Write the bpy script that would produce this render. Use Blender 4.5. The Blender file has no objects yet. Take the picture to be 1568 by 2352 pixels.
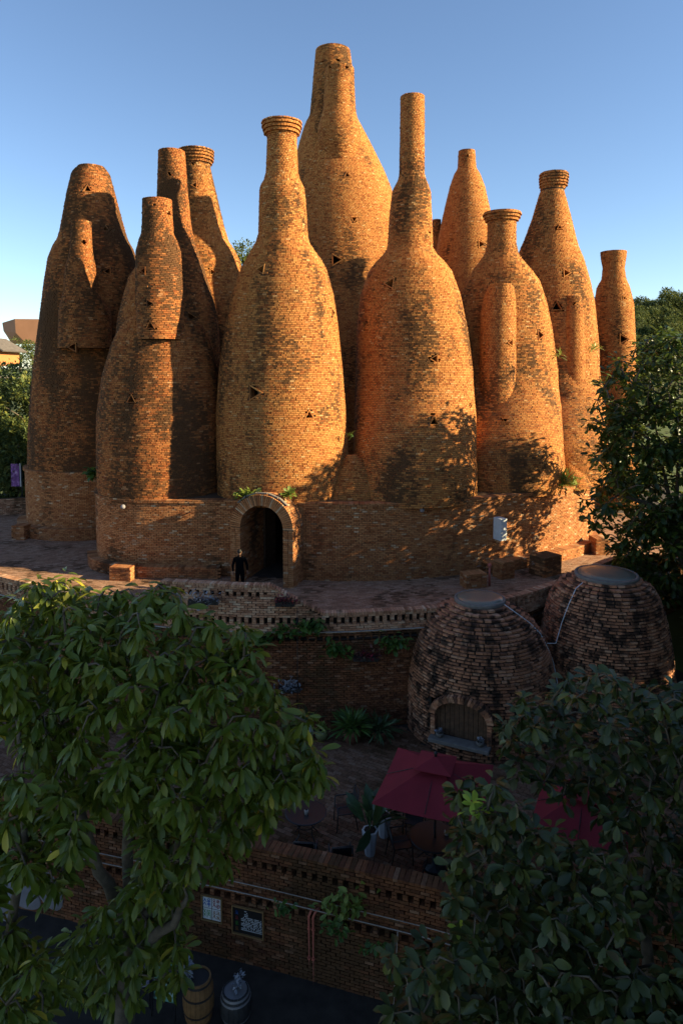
import bpy, bmesh, math, random
import numpy as np
from mathutils import Vector, Matrix
random.seed(7)
RNG = np.random.default_rng(11)
S = bpy.context.scene
COL = S.collection
R = math.radians
# ------------------------------------------------------------------ camera
CAMZ, PITCH, FPX, CX0, HOR = 8.7, R(4.5), 1568.0, 784.0, 850.0
PPY = HOR + FPX * math.tan(PITCH)
cd = bpy.data.cameras.new('camera'); cam = bpy.data.objects.new('camera', cd); COL.objects.link(cam)
cam.location = (0, 0, CAMZ); cam.rotation_euler = (math.pi / 2 - PITCH, 0, 0)
cd.sensor_fit = 'HORIZONTAL'; cd.sensor_width = 36; cd.lens = 36
cd.shift_y = -(1176 - PPY) / FPX
cd.clip_start = 0.1; cd.clip_end = 3000
S.camera = cam
# ------------------------------------------------------------------ light
SUN_EL, SUN_AZ = 21.5, 79.5      # azimuth measured from the direction towards the camera (-Y) round to +X
sdir = Vector((math.sin(R(SUN_AZ)) * math.cos(R(SUN_EL)), -math.cos(R(SUN_AZ)) * math.cos(R(SUN_EL)), math.sin(R(SUN_EL))))
w = bpy.data.worlds.new('World'); S.world = w; w.use_nodes = True
nt = w.node_tree; nt.nodes.clear()
sky = nt.nodes.new('ShaderNodeTexSky'); sky.sky_type = 'NISHITA'; sky.sun_disc = False
sky.sun_elevation = R(SUN_EL); sky.sun_rotation = math.atan2(sdir.x, sdir.y)
sky.altitude = 1200; sky.air_density = 1.0; sky.dust_density = 0.3; sky.ozone_density = 2.4
bg = nt.nodes.new('ShaderNodeBackground'); bg.inputs[1].default_value = 0.073
wo = nt.nodes.new('ShaderNodeOutputWorld')
nt.links.new(sky.outputs[0], bg.inputs[0]); nt.links.new(bg.outputs[0], wo.inputs[0])
sl = bpy.data.lights.new('sun', 'SUN'); sl.energy = 5.0; sl.angle = R(0.53); sl.color = (1.0, 0.83, 0.48)
so = bpy.data.objects.new('sun', sl); COL.objects.link(so)
so.rotation_euler = sdir.to_track_quat('Z', 'Y').to_euler(); so.location = (30, -10, 30)
S.view_settings.view_transform = 'Standard'; S.view_settings.look = 'None'
S.view_settings.exposure = 1.6; S.view_settings.gamma = 1.0; S.view_settings.use_curve_mapping = False
S.cycles.max_bounces = 5; S.cycles.diffuse_bounces = 3; S.cycles.transparent_max_bounces = 6

# ------------------------------------------------------------------ pixel helpers (photo read at 1568 px width)
FW = np.array([0, math.cos(PITCH), -math.sin(PITCH)]); UPV = np.array([0, math.sin(PITCH), math.cos(PITCH)]); RT = np.array([1.0, 0, 0])
CAM = np.array([0, 0, CAMZ])
def ray(px, py):
    return FW + UPV * (-(py - PPY) / FPX) + RT * ((px - CX0) / FPX)
def W(px, py, Y):
    r = ray(px, py); return CAM + r * (Y / r[1])
def Wz(px, py, z):
    r = ray(px, py); return CAM + r * ((z - CAMZ) / r[2])
def project(P):
    q = np.asarray(P) - CAM
    f = q @ FW; f = np.where(f < 0.05, 0.05, f)
    return CX0 + FPX * q[..., 0] / f, PPY - FPX * (q @ UPV) / f, f

# ------------------------------------------------------------------ materials
MATS = {}
def nmat(name):
    m = bpy.data.materials.new(name); m.use_nodes = True
    n = m.node_tree.nodes; b = n['Principled BSDF']; MATS[name] = m
    return m, n, m.node_tree.links, b
def mat(name, col, rough=0.8, metal=0.0, noise=0.0, nscale=4.0, bump=0.0, spec=0.3):
    m, n, l, b = nmat(name)
    b.inputs['Roughness'].default_value = rough; b.inputs['Metallic'].default_value = metal
    b.inputs['Specular IOR Level'].default_value = spec
    b.inputs['Base Color'].default_value = (*col, 1)
    if noise or bump:
        tc = n.new('ShaderNodeTexCoord'); no = n.new('ShaderNodeTexNoise'); no.inputs['Scale'].default_value = nscale
        no.inputs['Detail'].default_value = 6
        l.new(tc.outputs['Object'], no.inputs['Vector'])
        if noise:
            mr = n.new('ShaderNodeMapRange'); mr.inputs[1].default_value = 0.25; mr.inputs[2].default_value = 0.75
            mr.inputs[3].default_value = 1 - noise; mr.inputs[4].default_value = 1 + noise
            l.new(no.outputs[0], mr.inputs[0])
            mx = n.new('ShaderNodeVectorMath'); mx.operation = 'SCALE'; mx.inputs[0].default_value = col
            l.new(mr.outputs[0], mx.inputs['Scale']); l.new(mx.outputs[0], b.inputs['Base Color'])
        if bump:
            bp = n.new('ShaderNodeBump'); bp.inputs['Strength'].default_value = bump; bp.inputs['Distance'].default_value = 0.02
            l.new(no.outputs[0], bp.inputs['Height']); l.new(bp.outputs[0], b.inputs['Normal'])
    return m
def rnd_socket(n, l):
    at = n.new('ShaderNodeAttribute'); at.attribute_name = 'rnd'
    oi = n.new('ShaderNodeObjectInfo'); a = n.new('ShaderNodeMath'); a.operation = 'ADD'
    l.new(at.outputs['Fac'], a.inputs[0]); l.new(oi.outputs['Random'], a.inputs[1])
    f = n.new('ShaderNodeMath'); f.operation = 'FRACT'; l.new(a.outputs[0], f.inputs[0]); return f.outputs[0]
def ramp(n, l, src, stops, interp='LINEAR'):
    r = n.new('ShaderNodeValToRGB'); r.color_ramp.interpolation = interp
    e = r.color_ramp.elements
    while len(e) < len(stops): e.new(0.5)
    for i, (p, c) in enumerate(stops):
        e[i].position = p; e[i].color = (*c, 1)
    l.new(src, r.inputs[0]); return r.outputs[0]
def math_n(n, l, op, a, b_=None, c=None, clamp=False):
    x = n.new('ShaderNodeMath'); x.operation = op; x.use_clamp = clamp
    for i, v in enumerate((a, b_, c)):
        if v is None: continue
        if isinstance(v, (int, float)): x.inputs[i].default_value = v
        else: l.new(v, x.inputs[i])
    return x.outputs[0]
def mixc(n, l, fac, c1, c2):
    x = n.new('ShaderNodeMix'); x.data_type = 'RGBA'
    for i, v in ((0, fac), (6, c1), (7, c2)):
        if isinstance(v, (int, float)): x.inputs[i].default_value = v
        elif isinstance(v, tuple): x.inputs[i].default_value = (*v, 1)
        else: l.new(v, x.inputs[i])
    return x.outputs[2]
def brick_mat(name, stops, dark=(0.07, 0.037, 0.018), dark_amt=0.5, white=0.0, seed=0.0, dscale=0.45):
    """fired clay, colour per brick, lichen-black patches that take whole bricks, lime bloom"""
    m, n, l, b = nmat(name)
    b.inputs['Roughness'].default_value = 0.92; b.inputs['Specular IOR Level'].default_value = 0.12
    r = rnd_socket(n, l)
    base = ramp(n, l, r, stops)
    r2 = math_n(n, l, 'FRACT', math_n(n, l, 'MULTIPLY', r, 17.31))
    geo = n.new('ShaderNodeNewGeometry')
    mp = n.new('ShaderNodeMapping'); mp.inputs['Location'].default_value = (seed, seed * 2, seed); mp.inputs['Scale'].default_value = (1.15, 1.15, 0.5)
    l.new(geo.outputs['Position'], mp.inputs[0])
    n1 = n.new('ShaderNodeTexNoise'); n1.inputs['Scale'].default_value = dscale; n1.inputs['Detail'].default_value = 5; n1.inputs['Roughness'].default_value = 0.6
    l.new(mp.outputs[0], n1.inputs['Vector'])
    n2 = n.new('ShaderNodeTexNoise'); n2.inputs['Scale'].default_value = 14; n2.inputs['Detail'].default_value = 5; n2.inputs['Roughness'].default_value = 0.7
    l.new(geo.outputs['Position'], n2.inputs['Vector'])
    # patches
    v = math_n(n, l, 'ADD', n1.outputs[0], math_n(n, l, 'MULTIPLY', r2, 0.16))
    v = math_n(n, l, 'ADD', v, math_n(n, l, 'MULTIPLY', n2.outputs[0], 0.14))
    mr = n.new('ShaderNodeMapRange'); mr.interpolation_type = 'SMOOTHSTEP'
    hi = 0.92 - 0.2 * dark_amt
    mr.inputs[1].default_value = hi - 0.17; mr.inputs[2].default_value = hi; l.new(v, mr.inputs[0])
    c = mixc(n, l, math_n(n, l, 'MULTIPLY', mr.outputs[0], 0.9), base, dark)
    # fine tone
    mr2 = n.new('ShaderNodeMapRange'); mr2.inputs[1].default_value = 0.3; mr2.inputs[2].default_value = 0.7; mr2.inputs[3].default_value = 0.66; mr2.inputs[4].default_value = 1.28
    l.new(n2.outputs[0], mr2.inputs[0])
    vm = n.new('ShaderNodeVectorMath'); vm.operation = 'SCALE'; l.new(c, vm.inputs[0]); l.new(mr2.outputs[0], vm.inputs['Scale'])
    c = vm.outputs[0]
    if white:
        n3 = n.new('ShaderNodeTexNoise'); n3.inputs['Scale'].default_value = 2.2; n3.inputs['Detail'].default_value = 8; n3.inputs['Roughness'].default_value = 0.75
        mp3 = n.new('ShaderNodeMapping'); mp3.inputs['Scale'].default_value = (1, 1, 2.2); mp3.inputs['Location'].default_value = (5 + seed, 0, 0)
        l.new(geo.outputs['Position'], mp3.inputs[0]); l.new(mp3.outputs[0], n3.inputs['Vector'])
        t = 0.72 - 0.08 * white
        mw = n.new('ShaderNodeMapRange'); mw.inputs[1].default_value = t; mw.inputs[2].default_value = t + 0.05; l.new(n3.outputs[0], mw.inputs[0])
        c = mixc(n, l, math_n(n, l, 'MULTIPLY', mw.outputs[0], 0.8), c, (0.5, 0.46, 0.42))
    l.new(c, b.inputs['Base Color'])
    bp = n.new('ShaderNodeBump'); bp.inputs['Strength'].default_value = 0.5; bp.inputs['Distance'].default_value = 0.012
    l.new(n2.outputs[0], bp.inputs['Height']); l.new(bp.outputs[0], b.inputs['Normal'])
    return m
ST_T = [(0.0, (0.25, 0.078, 0.024)), (0.15, (0.37, 0.135, 0.04)), (0.5, (0.43, 0.172, 0.05)), (0.8, (0.47, 0.208, 0.064)), (0.95, (0.40, 0.14, 0.042)), (1.0, (0.52, 0.30, 0.13))]
ST_D = [(0.0, (0.25, 0.085, 0.032)), (0.3, (0.37, 0.15, 0.057)), (0.6, (0.43, 0.19, 0.078)), (0.9, (0.33, 0.125, 0.048)), (1.0, (0.5, 0.34, 0.2))]
ST_K = [(0.0, (0.120, 0.060, 0.042)), (0.2, (0.360, 0.156, 0.084)), (0.7, (0.444, 0.198, 0.108)), (1.0, (0.504, 0.276, 0.168))]
ST_P = [(0.0, (0.260, 0.117, 0.065)), (0.4, (0.429, 0.221, 0.130)), (0.8, (0.494, 0.273, 0.163)), (1.0, (0.560, 0.390, 0.260))]
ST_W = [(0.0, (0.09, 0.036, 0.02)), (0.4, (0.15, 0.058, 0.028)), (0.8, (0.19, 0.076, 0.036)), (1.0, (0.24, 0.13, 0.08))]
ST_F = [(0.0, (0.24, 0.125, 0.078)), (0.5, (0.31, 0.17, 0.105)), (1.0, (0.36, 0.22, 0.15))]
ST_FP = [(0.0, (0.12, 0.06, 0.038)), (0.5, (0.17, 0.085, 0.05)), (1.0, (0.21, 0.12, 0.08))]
M_T = brick_mat('tower_brick', ST_T, dark_amt=0.5, seed=3.0)
M_TL = brick_mat('shaded_old_tower_brick', [(p_, (c_[0] * 0.84, c_[1] * 0.74, c_[2] * 0.78)) for p_, c_ in ST_T], dark_amt=0.95, seed=9.0)  # darker, redder copy: shade on the left towers put into colour, plus lichen
M_D = brick_mat('drum_brick', ST_D, dark_amt=0.4, white=0.9, seed=1.0)
M_K = brick_mat('kiln_brick', ST_K, dark=(0.022, 0.018, 0.015), dark_amt=0.7, seed=5.0, dscale=2.6)
M_P = brick_mat('parapet_brick', ST_P, dark_amt=0.45, white=0.3, seed=4.0)
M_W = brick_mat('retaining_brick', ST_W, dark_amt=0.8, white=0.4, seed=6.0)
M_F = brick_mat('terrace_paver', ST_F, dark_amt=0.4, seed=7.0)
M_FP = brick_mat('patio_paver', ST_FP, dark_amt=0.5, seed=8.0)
MORTAR = mat('mortar', (0.08, 0.042, 0.022), 0.95, noise=0.3, nscale=3)
MORTAR_K = mat('shade_dark_mortar', (0.018, 0.014, 0.011), 0.95, noise=0.3, nscale=5)  # near-black, putting the shade of deep joints and wall holes into the colour
MORTAR_F = mat('paver_joint', (0.06, 0.045, 0.035), 0.95, noise=0.3, nscale=2)
M_DARKIN = mat('unlit_interior', (0.03, 0.022, 0.018), 0.95)
M_WOOD = mat('weathered_wood', (0.085, 0.045, 0.025), 0.75, noise=0.5, nscale=9, bump=0.3)
M_STONE = mat('sill_stone', (0.16, 0.14, 0.125), 0.85, noise=0.25, nscale=8, bump=0.2)
M_METAL = mat('dark_metal', (0.022, 0.022, 0.025), 0.45, metal=0.3, spec=0.5)
M_WHITE = mat('white_plastic', (0.55, 0.56, 0.58), 0.5, noise=0.12, nscale=6)
M_PIPE = mat('pale_pipe', (0.30, 0.26, 0.24), 0.5, noise=0.2, nscale=3)
M_RED = mat('red_pipe_paint', (0.36, 0.10, 0.07), 0.5, noise=0.15)
M_CLAY = mat('terracotta', (0.20, 0.085, 0.05), 0.8, noise=0.25)
M_SOIL = mat('soil', (0.03, 0.02, 0.014), 1.0)
M_BARK = mat('bark', (0.11, 0.085, 0.06), 0.95, noise=0.4, nscale=7, bump=0.6)
M_GRASS = mat('grass_ground', (0.07, 0.09, 0.025), 1.0, noise=0.5, nscale=0.6, bump=0.5)
M_BLACK = mat('black_cloth', (0.004, 0.004, 0.005), 0.95, noise=0.3, nscale=12, spec=0.03)
M_SKIN = mat('skin', (0.32, 0.17, 0.11), 0.6)
M_HAIR = mat('hair', (0.01, 0.008, 0.007), 0.6)
M_MAROON = mat('maroon_canvas', (0.17, 0.012, 0.022), 0.85, noise=0.12, nscale=3)
M_GREY = mat('grey_stone_slab', (0.22, 0.20, 0.21), 0.85, noise=0.2, nscale=5, bump=0.2)
def leaf_mat(name, stops, trans=0.3, rough=0.42):
    m, n, l, b = nmat(name)
    r = rnd_socket(n, l); c = ramp(n, l, r, stops)
    b.inputs['Roughness'].default_value = rough; b.inputs['Specular IOR Level'].default_value = 0.4
    l.new(c, b.inputs['Base Color'])
    tr = n.new('ShaderNodeBsdfTranslucent'); mx = n.new('ShaderNodeMixShader'); mx.inputs[0].default_value = trans
    hs = n.new('ShaderNodeHueSaturation'); hs.inputs['Value'].default_value = 1.7; hs.inputs['Hue'].default_value = 0.48; l.new(c, hs.inputs['Color']); l.new(hs.outputs[0], tr.inputs[0])
    l.new(b.outputs[0], mx.inputs[1]); l.new(tr.outputs[0], mx.inputs[2]); l.new(mx.outputs[0], n['Material Output'].inputs[0])
    return m
L_LEFT = leaf_mat('broad_green_leaf', [(0, (0.065, 0.095, 0.008)), (0.5, (0.10, 0.135, 0.012)), (0.9, (0.14, 0.165, 0.02)), (0.975, (0.18, 0.18, 0.025)), (1, (0.45, 0.36, 0.03))])
L_RIGHT = leaf_mat('dull_dark_leaf', [(0, (0.025, 0.036, 0.009)), (0.6, (0.052, 0.066, 0.015)), (0.93, (0.10, 0.11, 0.02)), (1, (0.12, 0.09, 0.04))], 0.15)
L_MID = leaf_mat('glossy_tree_leaf', [(0, (0.022, 0.04, 0.009)), (0.7, (0.045, 0.075, 0.014)), (1, (0.11, 0.15, 0.022))], 0.3)
L_NEW = leaf_mat('fresh_yellow_leaf', [(0, (0.22, 0.36, 0.04)), (1, (0.42, 0.50, 0.06))], 0.4)
L_FAR = leaf_mat('far_leaf', [(0, (0.05, 0.075, 0.02)), (0.6, (0.09, 0.12, 0.03)), (1, (0.18, 0.17, 0.03))], 0.3, 0.7)
L_EUC = leaf_mat('hill_leaf', [(0, (0.05, 0.075, 0.02)), (0.6, (0.085, 0.11, 0.03)), (1, (0.14, 0.15, 0.045))], 0.2, 0.8)
L_PINK = leaf_mat('red_leaf', [(0, (0.10, 0.02, 0.03)), (0.6, (0.06, 0.03, 0.02)), (1, (0.35, 0.03, 0.06))], 0.2)
L_SILV = leaf_mat('silver_leaf', [(0, (0.14, 0.15, 0.17)), (1, (0.36, 0.37, 0.42))], 0.15)
GLASS, _n, _l, _b = nmat('cloudy_skylight_glass')
_b.inputs['Base Color'].default_value = (0.15, 0.14, 0.11, 1); _b.inputs['Roughness'].default_value = 0.3; _b.inputs['Specular IOR Level'].default_value = 0.5

# ------------------------------------------------------------------ object helpers
def props(o, label=None, cat=None, group=None, kind=None):
    if label: o['label'] = label
    if cat: o['category'] = cat
    if group: o['group'] = group
    if kind: o['kind'] = kind
    return o
def empty(name, loc, label=None, cat=None, group=None, rz=0.0):
    o = bpy.data.objects.new(name, None); COL.objects.link(o); o.location = loc; o.rotation_euler = (0, 0, rz)
    o.empty_display_size = 0.3
    return props(o, label, cat, group)
def mesh_np(name, V, F, m, parent=None, rnd=None, smooth=False, mats=None, midx=None):
    """V (n,3) array; F list of (k,verts-per-face) int arrays"""
    V = np.asarray(V, dtype=np.float32)
    if not isinstance(F, list): F = [F]
    me = bpy.data.meshes.new(name)
    me.vertices.add(len(V)); me.vertices.foreach_set('co', V.ravel())
    loops = np.concatenate([f.ravel() for f in F]).astype(np.int32)
    sizes = np.concatenate([np.full(len(f), f.shape[1], dtype=np.int32) for f in F])
    starts = np.concatenate([[0], np.cumsum(sizes)[:-1]]).astype(np.int32)
    me.loops.add(len(loops)); me.loops.foreach_set('vertex_index', loops)
    me.polygons.add(len(sizes)); me.polygons.foreach_set('loop_start', starts); me.polygons.foreach_set('loop_total', sizes)
    me.polygons.foreach_set('use_smooth', np.full(len(sizes), smooth, dtype=bool))
    for x in (mats or [m]): me.materials.append(x)
    if midx is not None: me.polygons.foreach_set('material_index', np.asarray(midx, dtype=np.int32))
    me.update(calc_edges=True)
    if rnd is not None:
        a = me.attributes.new('rnd', 'FLOAT', 'FACE'); a.data.foreach_set('value', np.asarray(rnd, dtype=np.float32))
    o = bpy.data.objects.new(name, me); COL.objects.link(o)
    if parent: o.parent = parent
    return o
def bm_obj(name, bm, m, parent=None, smooth=False, bevel=0.0):
    me = bpy.data.meshes.new(name); 
    bmesh.ops.recalc_face_normals(bm, faces=bm.faces)
    bm.to_mesh(me); bm.free(); me.materials.append(m)
    if smooth:
        me.polygons.foreach_set('use_smooth', [True] * len(me.polygons))
    o = bpy.data.objects.new(name, me); COL.objects.link(o)
    if parent: o.parent = parent
    if bevel:
        b = o.modifiers.new('bevel', 'BEVEL'); b.width = bevel; b.segments = 2; b.limit_method = 'ANGLE'
    return o
def a_box(bm, c, s, rot=None):
    mtx = Matrix.Translation(c) @ (rot if rot is not None else Matrix.Identity(4)) @ Matrix.Diagonal((*s, 1))
    bmesh.ops.create_cube(bm, size=1, matrix=mtx)
def a_lathe(bm, prof, seg=20, c=(0, 0, 0)):
    rings = []
    for r, z in prof:
        rings.append([bm.verts.new((c[0] + r * math.cos(2 * math.pi * i / seg), c[1] + r * math.sin(2 * math.pi * i / seg), c[2] + z)) for i in range(seg)])
    for a, b in zip(rings, rings[1:]):
        for i in range(seg): bm.faces.new((a[i], a[(i + 1) % seg], b[(i + 1) % seg], b[i]))
    bm.faces.new(rings[0][::-1]); bm.faces.new(rings[-1])
def a_tube(bm, pts, rad, seg=6):
    pts = [Vector(p) for p in pts]
    if not hasattr(rad, '__len__'): rad = [rad] * len(pts)
    rings = []; ref = None
    for i, p in enumerate(pts):
        d = (pts[min(i + 1, len(pts) - 1)] - pts[max(i - 1, 0)]).normalized()
        if ref is None: ref = Vector((0, 0, 1)) if abs(d.z) < 0.9 else Vector((1, 0, 0))
        u = d.cross(ref).normalized(); v = d.cross(u).normalized(); ref = -u.cross(d) if False else ref
        rings.append([bm.verts.new(p + (u * math.cos(2 * math.pi * k / seg) + v * math.sin(2 * math.pi * k / seg)) * rad[i]) for k in range(seg)])
    for a, b in zip(rings, rings[1:]):
        for i in range(seg): bm.faces.new((a[i], a[(i + 1) % seg], b[(i + 1) % seg], b[i]))
    bm.faces.new(rings[0][::-1]); bm.faces.new(rings[-1])
def box_obj(name, c, s, m, parent=None, rz=0, bevel=0.0):
    bm = bmesh.new(); a_box(bm, c, s, Matrix.Rotation(rz, 4, 'Z')); return bm_obj(name, bm, m, parent, bevel=bevel)
def tube_obj(name, pts, rad, m, parent=None, seg=6, smooth=True):
    bm = bmesh.new(); a_tube(bm, pts, rad, seg); return bm_obj(name, bm, m, parent, smooth)

# ------------------------------------------------------------------ volumes of revolution (towers, turrets, kilns)
VOLS = []
class Vol:
    def __init__(self, Yc, prof, smooth=0.25, zmin=None, yb=None):
        self.Y, self.yb = Yc, yb; self.rim = 1e9
        zs, cs, rs = [], [], []
        for py, l, r in prof:
            yy = Yc
            for _ in range(4): p = W((l + r) / 2, py, yy); yy = float(self.yc(p[2]))
            Y_ = yy; t = np.linalg.norm(p - CAM)
            zs.append(p[2]); cs.append(p[0]); rs.append((r - l) / 2 * (Y_ / FPX) / math.sqrt(1 + ((r - l) / 2 / FPX) ** 2) * 0.99)
        o = np.argsort(zs); zs = np.array(zs)[o]; cs = np.array(cs)[o]; rs = np.array(rs)[o]
        self.z0 = zs[0] if zmin is None else zmin; self.z1 = zs[-1]
        g = np.arange(self.z0 - 0.5, self.z1 + 0.5, 0.04)
        R_, C_ = np.interp(g, zs, rs), np.interp(g, zs, cs)
        k = max(1, int(smooth / 0.04)); ker = np.ones(k) / k
        pad = lambda a: np.convolve(np.pad(a, k, mode='edge'), ker, 'same')[k:-k]
        self.g, self.R_, self.C_ = g, pad(pad(R_)), pad(C_)
        VOLS.append(self)
    def yc(self, z):
        if self.yb is None: return np.full(np.shape(z), self.Y)
        t = np.clip((9.0 - np.asarray(z)) / 5.5, 0, 1); return self.Y + (self.yb - self.Y) * t * t * (3 - 2 * t)
    def r(self, z): return np.interp(z, self.g, self.R_)
    def cx(self, z): return np.interp(z, self.g, self.C_)
    def inside(self, P, margin):
        z = P[:, 2]; ok = (z > self.z0 - 0.02) & (z < self.z1)
        return ok & ((P[:, 0] - self.cx(z)) ** 2 + (P[:, 1] - self.yc(z)) ** 2 < np.maximum(self.r(z) - margin, 0) ** 2)
def hit(px, py, vols=None):
    r = ray(px, py); r = r / r[1]
    Y = np.arange(14, 50, 0.01); P = CAM + Y[:, None] * r
    best = None
    for v in (vols or VOLS):
        i = np.nonzero(v.inside(P, 0.0))[0]
        if len(i) and (best is None or Y[i[0]] < best[0]): best = (Y[i[0]], P[i[0]], v)
    return best

# ------------------------------------------------------------------ brick collector
ALL_B = []
ZB = {}
class Bricks:
    def __init__(self, root, m, origin, limit=300, name='brick', stuff='brickwork', parent_loc=None, prefer=1.0):
        self.root, self.m, self.o, self.limit, self.name, self.stuff = root, m, np.array(origin, dtype=float), limit, name, stuff
        self.rows = []; ALL_B.append(self)
    def add(self, C, U, N, Wv, L, H, D):
        n = len(C)
        if not n: return
        f = lambda a: np.broadcast_to(np.asarray(a, dtype=float), (n,))
        self.rows.append((np.asarray(C), np.broadcast_to(U, (n, 3)), np.broadcast_to(N, (n, 3)), np.broadcast_to(Wv, (n, 3)), f(L), f(H), f(D)))
    def cat(self):
        return [np.concatenate([r[i] for r in self.rows]) for i in range(7)]
def zcells(P):
    x, y, f = project(P)
    return np.floor(x / 8).astype(int), np.floor(y / 8).astype(int), f
def zb_add(P):
    i, j, f = zcells(P)
    ok = (i >= 0) & (i < 196) & (j >= 0) & (j < 294) & (f > 0.2)
    np.minimum.at(ZBUF, (i[ok], j[ok]), f[ok])
ZBUF = np.full((196, 294), 1e9)
def visible(P, tol):
    i, j, f = zcells(P)
    ok = (i >= 0) & (i < 196) & (j >= 0) & (j < 294)
    d = np.full(len(P), -1.0); d[ok] = ZBUF[i[ok], j[ok]]
    return ok & (f < d + tol)
_unit = None
def unit_brick():
    global _unit
    if _unit is None:
        V = np.array([[x, y, z] for y in (0, -1) for z in (-.5, .5) for x in (-.5, .5)], dtype=float)
        V[:, 0] *= 1; F = np.array([[0, 2, 3, 1][::-1], [0, 1, 5, 4], [2, 6, 7, 3], [0, 4, 6, 2], [1, 3, 7, 5], [4, 5, 7, 6]])
        me = bpy.data.meshes.new('brick')
        # local: +Y is outward; front face at y=0
        me.from_pydata([tuple(v) for v in V], [], [tuple(int(i) for i in f) for f in F]); _unit = me
    return _unit
_ub = {}
def brick_mesh(m):
    if m.name not in _ub:
        me = unit_brick().copy(); me.materials.append(m); _ub[m.name] = me
    return _ub[m.name]
def flush_bricks():
    for b in ALL_B:
        if b.rows: b.data = b.cat(); zb_add(b.data[0])
    for b in ALL_B:
        if not b.rows: continue
        C, U, N, Wv, L, H, D = b.data
        n = len(C)
        v = CAM - C; dist = np.linalg.norm(v, axis=1); v = v / dist[:, None]
        score = L * H * np.clip((N * v).sum(1), 0, 1) / dist ** 2
        score = np.where(visible(C, 0.45), score, score * 1e-3)
        lim = min(b.limit, n)
        idx = np.argsort(-score)[:lim]; idx = idx[score[idx] > 1e-9]
        x, y, f = project(C[idx]); inf = (x > 0) & (x < 1568) & (y > 0) & (y < 2352) & visible(C[idx], 0.45); idx = idx[inf]
        me = brick_mesh(b.m)
        for i in idx:
            o = bpy.data.objects.new(b.name, me); COL.objects.link(o); o.parent = b.root
            u, nn, ww = U[i], N[i], Wv[i]; c = C[i] - b.o
            o.matrix_basis = Matrix(((u[0] * L[i], nn[0] * D[i], ww[0] * H[i], c[0]), (u[1] * L[i], nn[1] * D[i], ww[1] * H[i], c[1]), (u[2] * L[i], nn[2] * D[i], ww[2] * H[i], c[2]), (0, 0, 0, 1)))
        keep = np.ones(n, bool); keep[idx] = False
        C, U, N, Wv, L, H, D = [a[keep] for a in (C, U, N, Wv, L, H, D)]
        n = len(C)
        if not n: continue
        V = np.empty((n, 8, 3)); k = 0
        for sy in (0, -1):
            for sz in (-.5, .5):
                for sx in (-.5, .5):
                    ins = 0.0 if sy else 0.0
                    V[:, k] = C + U * (sx * L)[:, None] + Wv * (sz * H)[:, None] + N * (sy * D)[:, None]; k += 1
        V -= b.o
        Fb = np.array([[1, 3, 2, 0], [0, 1, 5, 4], [2, 6, 7, 3], [0, 4, 6, 2], [1, 3, 7, 5]])
        Fb = Fb[:, ::-1] if False else Fb
        F = (Fb[None] + (np.arange(n) * 8)[:, None, None]).reshape(-1, 4)
        rn = np.repeat(RNG.random(n), 5)
        o = mesh_np(b.stuff, V.reshape(-1, 3), F, b.m, b.root, rnd=rn)
        o['kind'] = 'stuff'

# ------------------------------------------------------------------ openings
VENTS = []   # (centre, u, n, w, half size, vol, kind)
def in_vent(P, u=None):
    k = np.zeros(len(P), bool)
    for c, uu, nn, ww, hs, vol, kind in VENTS:
        d = P - c; x = d @ uu; y = d @ ww; z = d @ nn
        rr = hs * (1.05 if kind != 'sq' else 1.2)
        if kind == 'sq': q = (abs(x) < rr) & (abs(y) < rr)
        else:
            q = np.ones(len(P), bool); e = hs * 1.18
            for a in tri_dirs(kind): q &= (x * a[0] + y * a[1] < e * 0.62)
        k |= q & (abs(z) < 0.6)
    return k
def tri_dirs(kind):
    base = {'up': -90, 'down': 90, 'left': 0, 'right': 180}[kind]
    return [(math.cos(R(base + k * 120)), math.sin(R(base + k * 120))) for k in range(3)]
def tri_pts(kind, s):
    base = {'up': 90, 'down': -90, 'left': 180, 'right': 0}[kind]
    return [(s * math.cos(R(base + k * 120)), s * math.sin(R(base + k * 120))) for k in range(3)]

PITCHZ = 0.076
def lay_vol(B, vol, others, limit_ang=-0.3, blen=0.205, pitch=PITCHZ, gap=0.014, zlo=None):
    z = (vol.z0 if zlo is None else zlo) + pitch / 2; k = 0
    while z < vol.z1:
        r = float(vol.r(z)); cx = float(vol.cx(z))
        if r > 0.12:
            header = (k % 6 == 5)
            bl = blen * (0.52 if header and r > 1.0 else 1.0) if r > 0.9 else blen * 0.6
            n = max(8, int(round(2 * math.pi * r / bl)))
            a = (np.arange(n) + 0.5 * (k % 2) + 0.13 * math.sin(k * 1.7)) * 2 * math.pi / n + RNG.normal(0, 0.006 / r, n)
            N = np.stack([np.cos(a), np.sin(a), 0 * a], 1); U = np.stack([np.sin(a), -np.cos(a), 0 * a], 1)
            rj = r + RNG.normal(0, 0.006, n) + (RNG.random(n) < 0.03) * 0.012
            if z > vol.rim: rj = rj + (0.035 if k % 2 else -0.02)
            dn, up_ = float(vol.r(z - pitch)), float(vol.r(z + pitch))
            C = np.stack([cx + rj * N[:, 0], float(vol.yc(z)) + rj * N[:, 1], np.full(n, z)], 1)
            v = CAM - C; v /= np.linalg.norm(v, axis=1)[:, None]
            keep = (N * v).sum(1) > limit_ang
            for o in others: keep &= ~o.inside(C, 0.14)
            keep &= ~in_vent(C)
            L = 2 * math.pi * r / n - gap
            B.add(C[keep], U[keep], N[keep], np.array([0, 0, 1.0]), L * RNG.uniform(0.94, 1.0, keep.sum()), pitch - gap + RNG.normal(0, 0.002, keep.sum()), 0.13 + max(0, (dn - up_) / 2) + 0.0)
        z += pitch; k += 1
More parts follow.
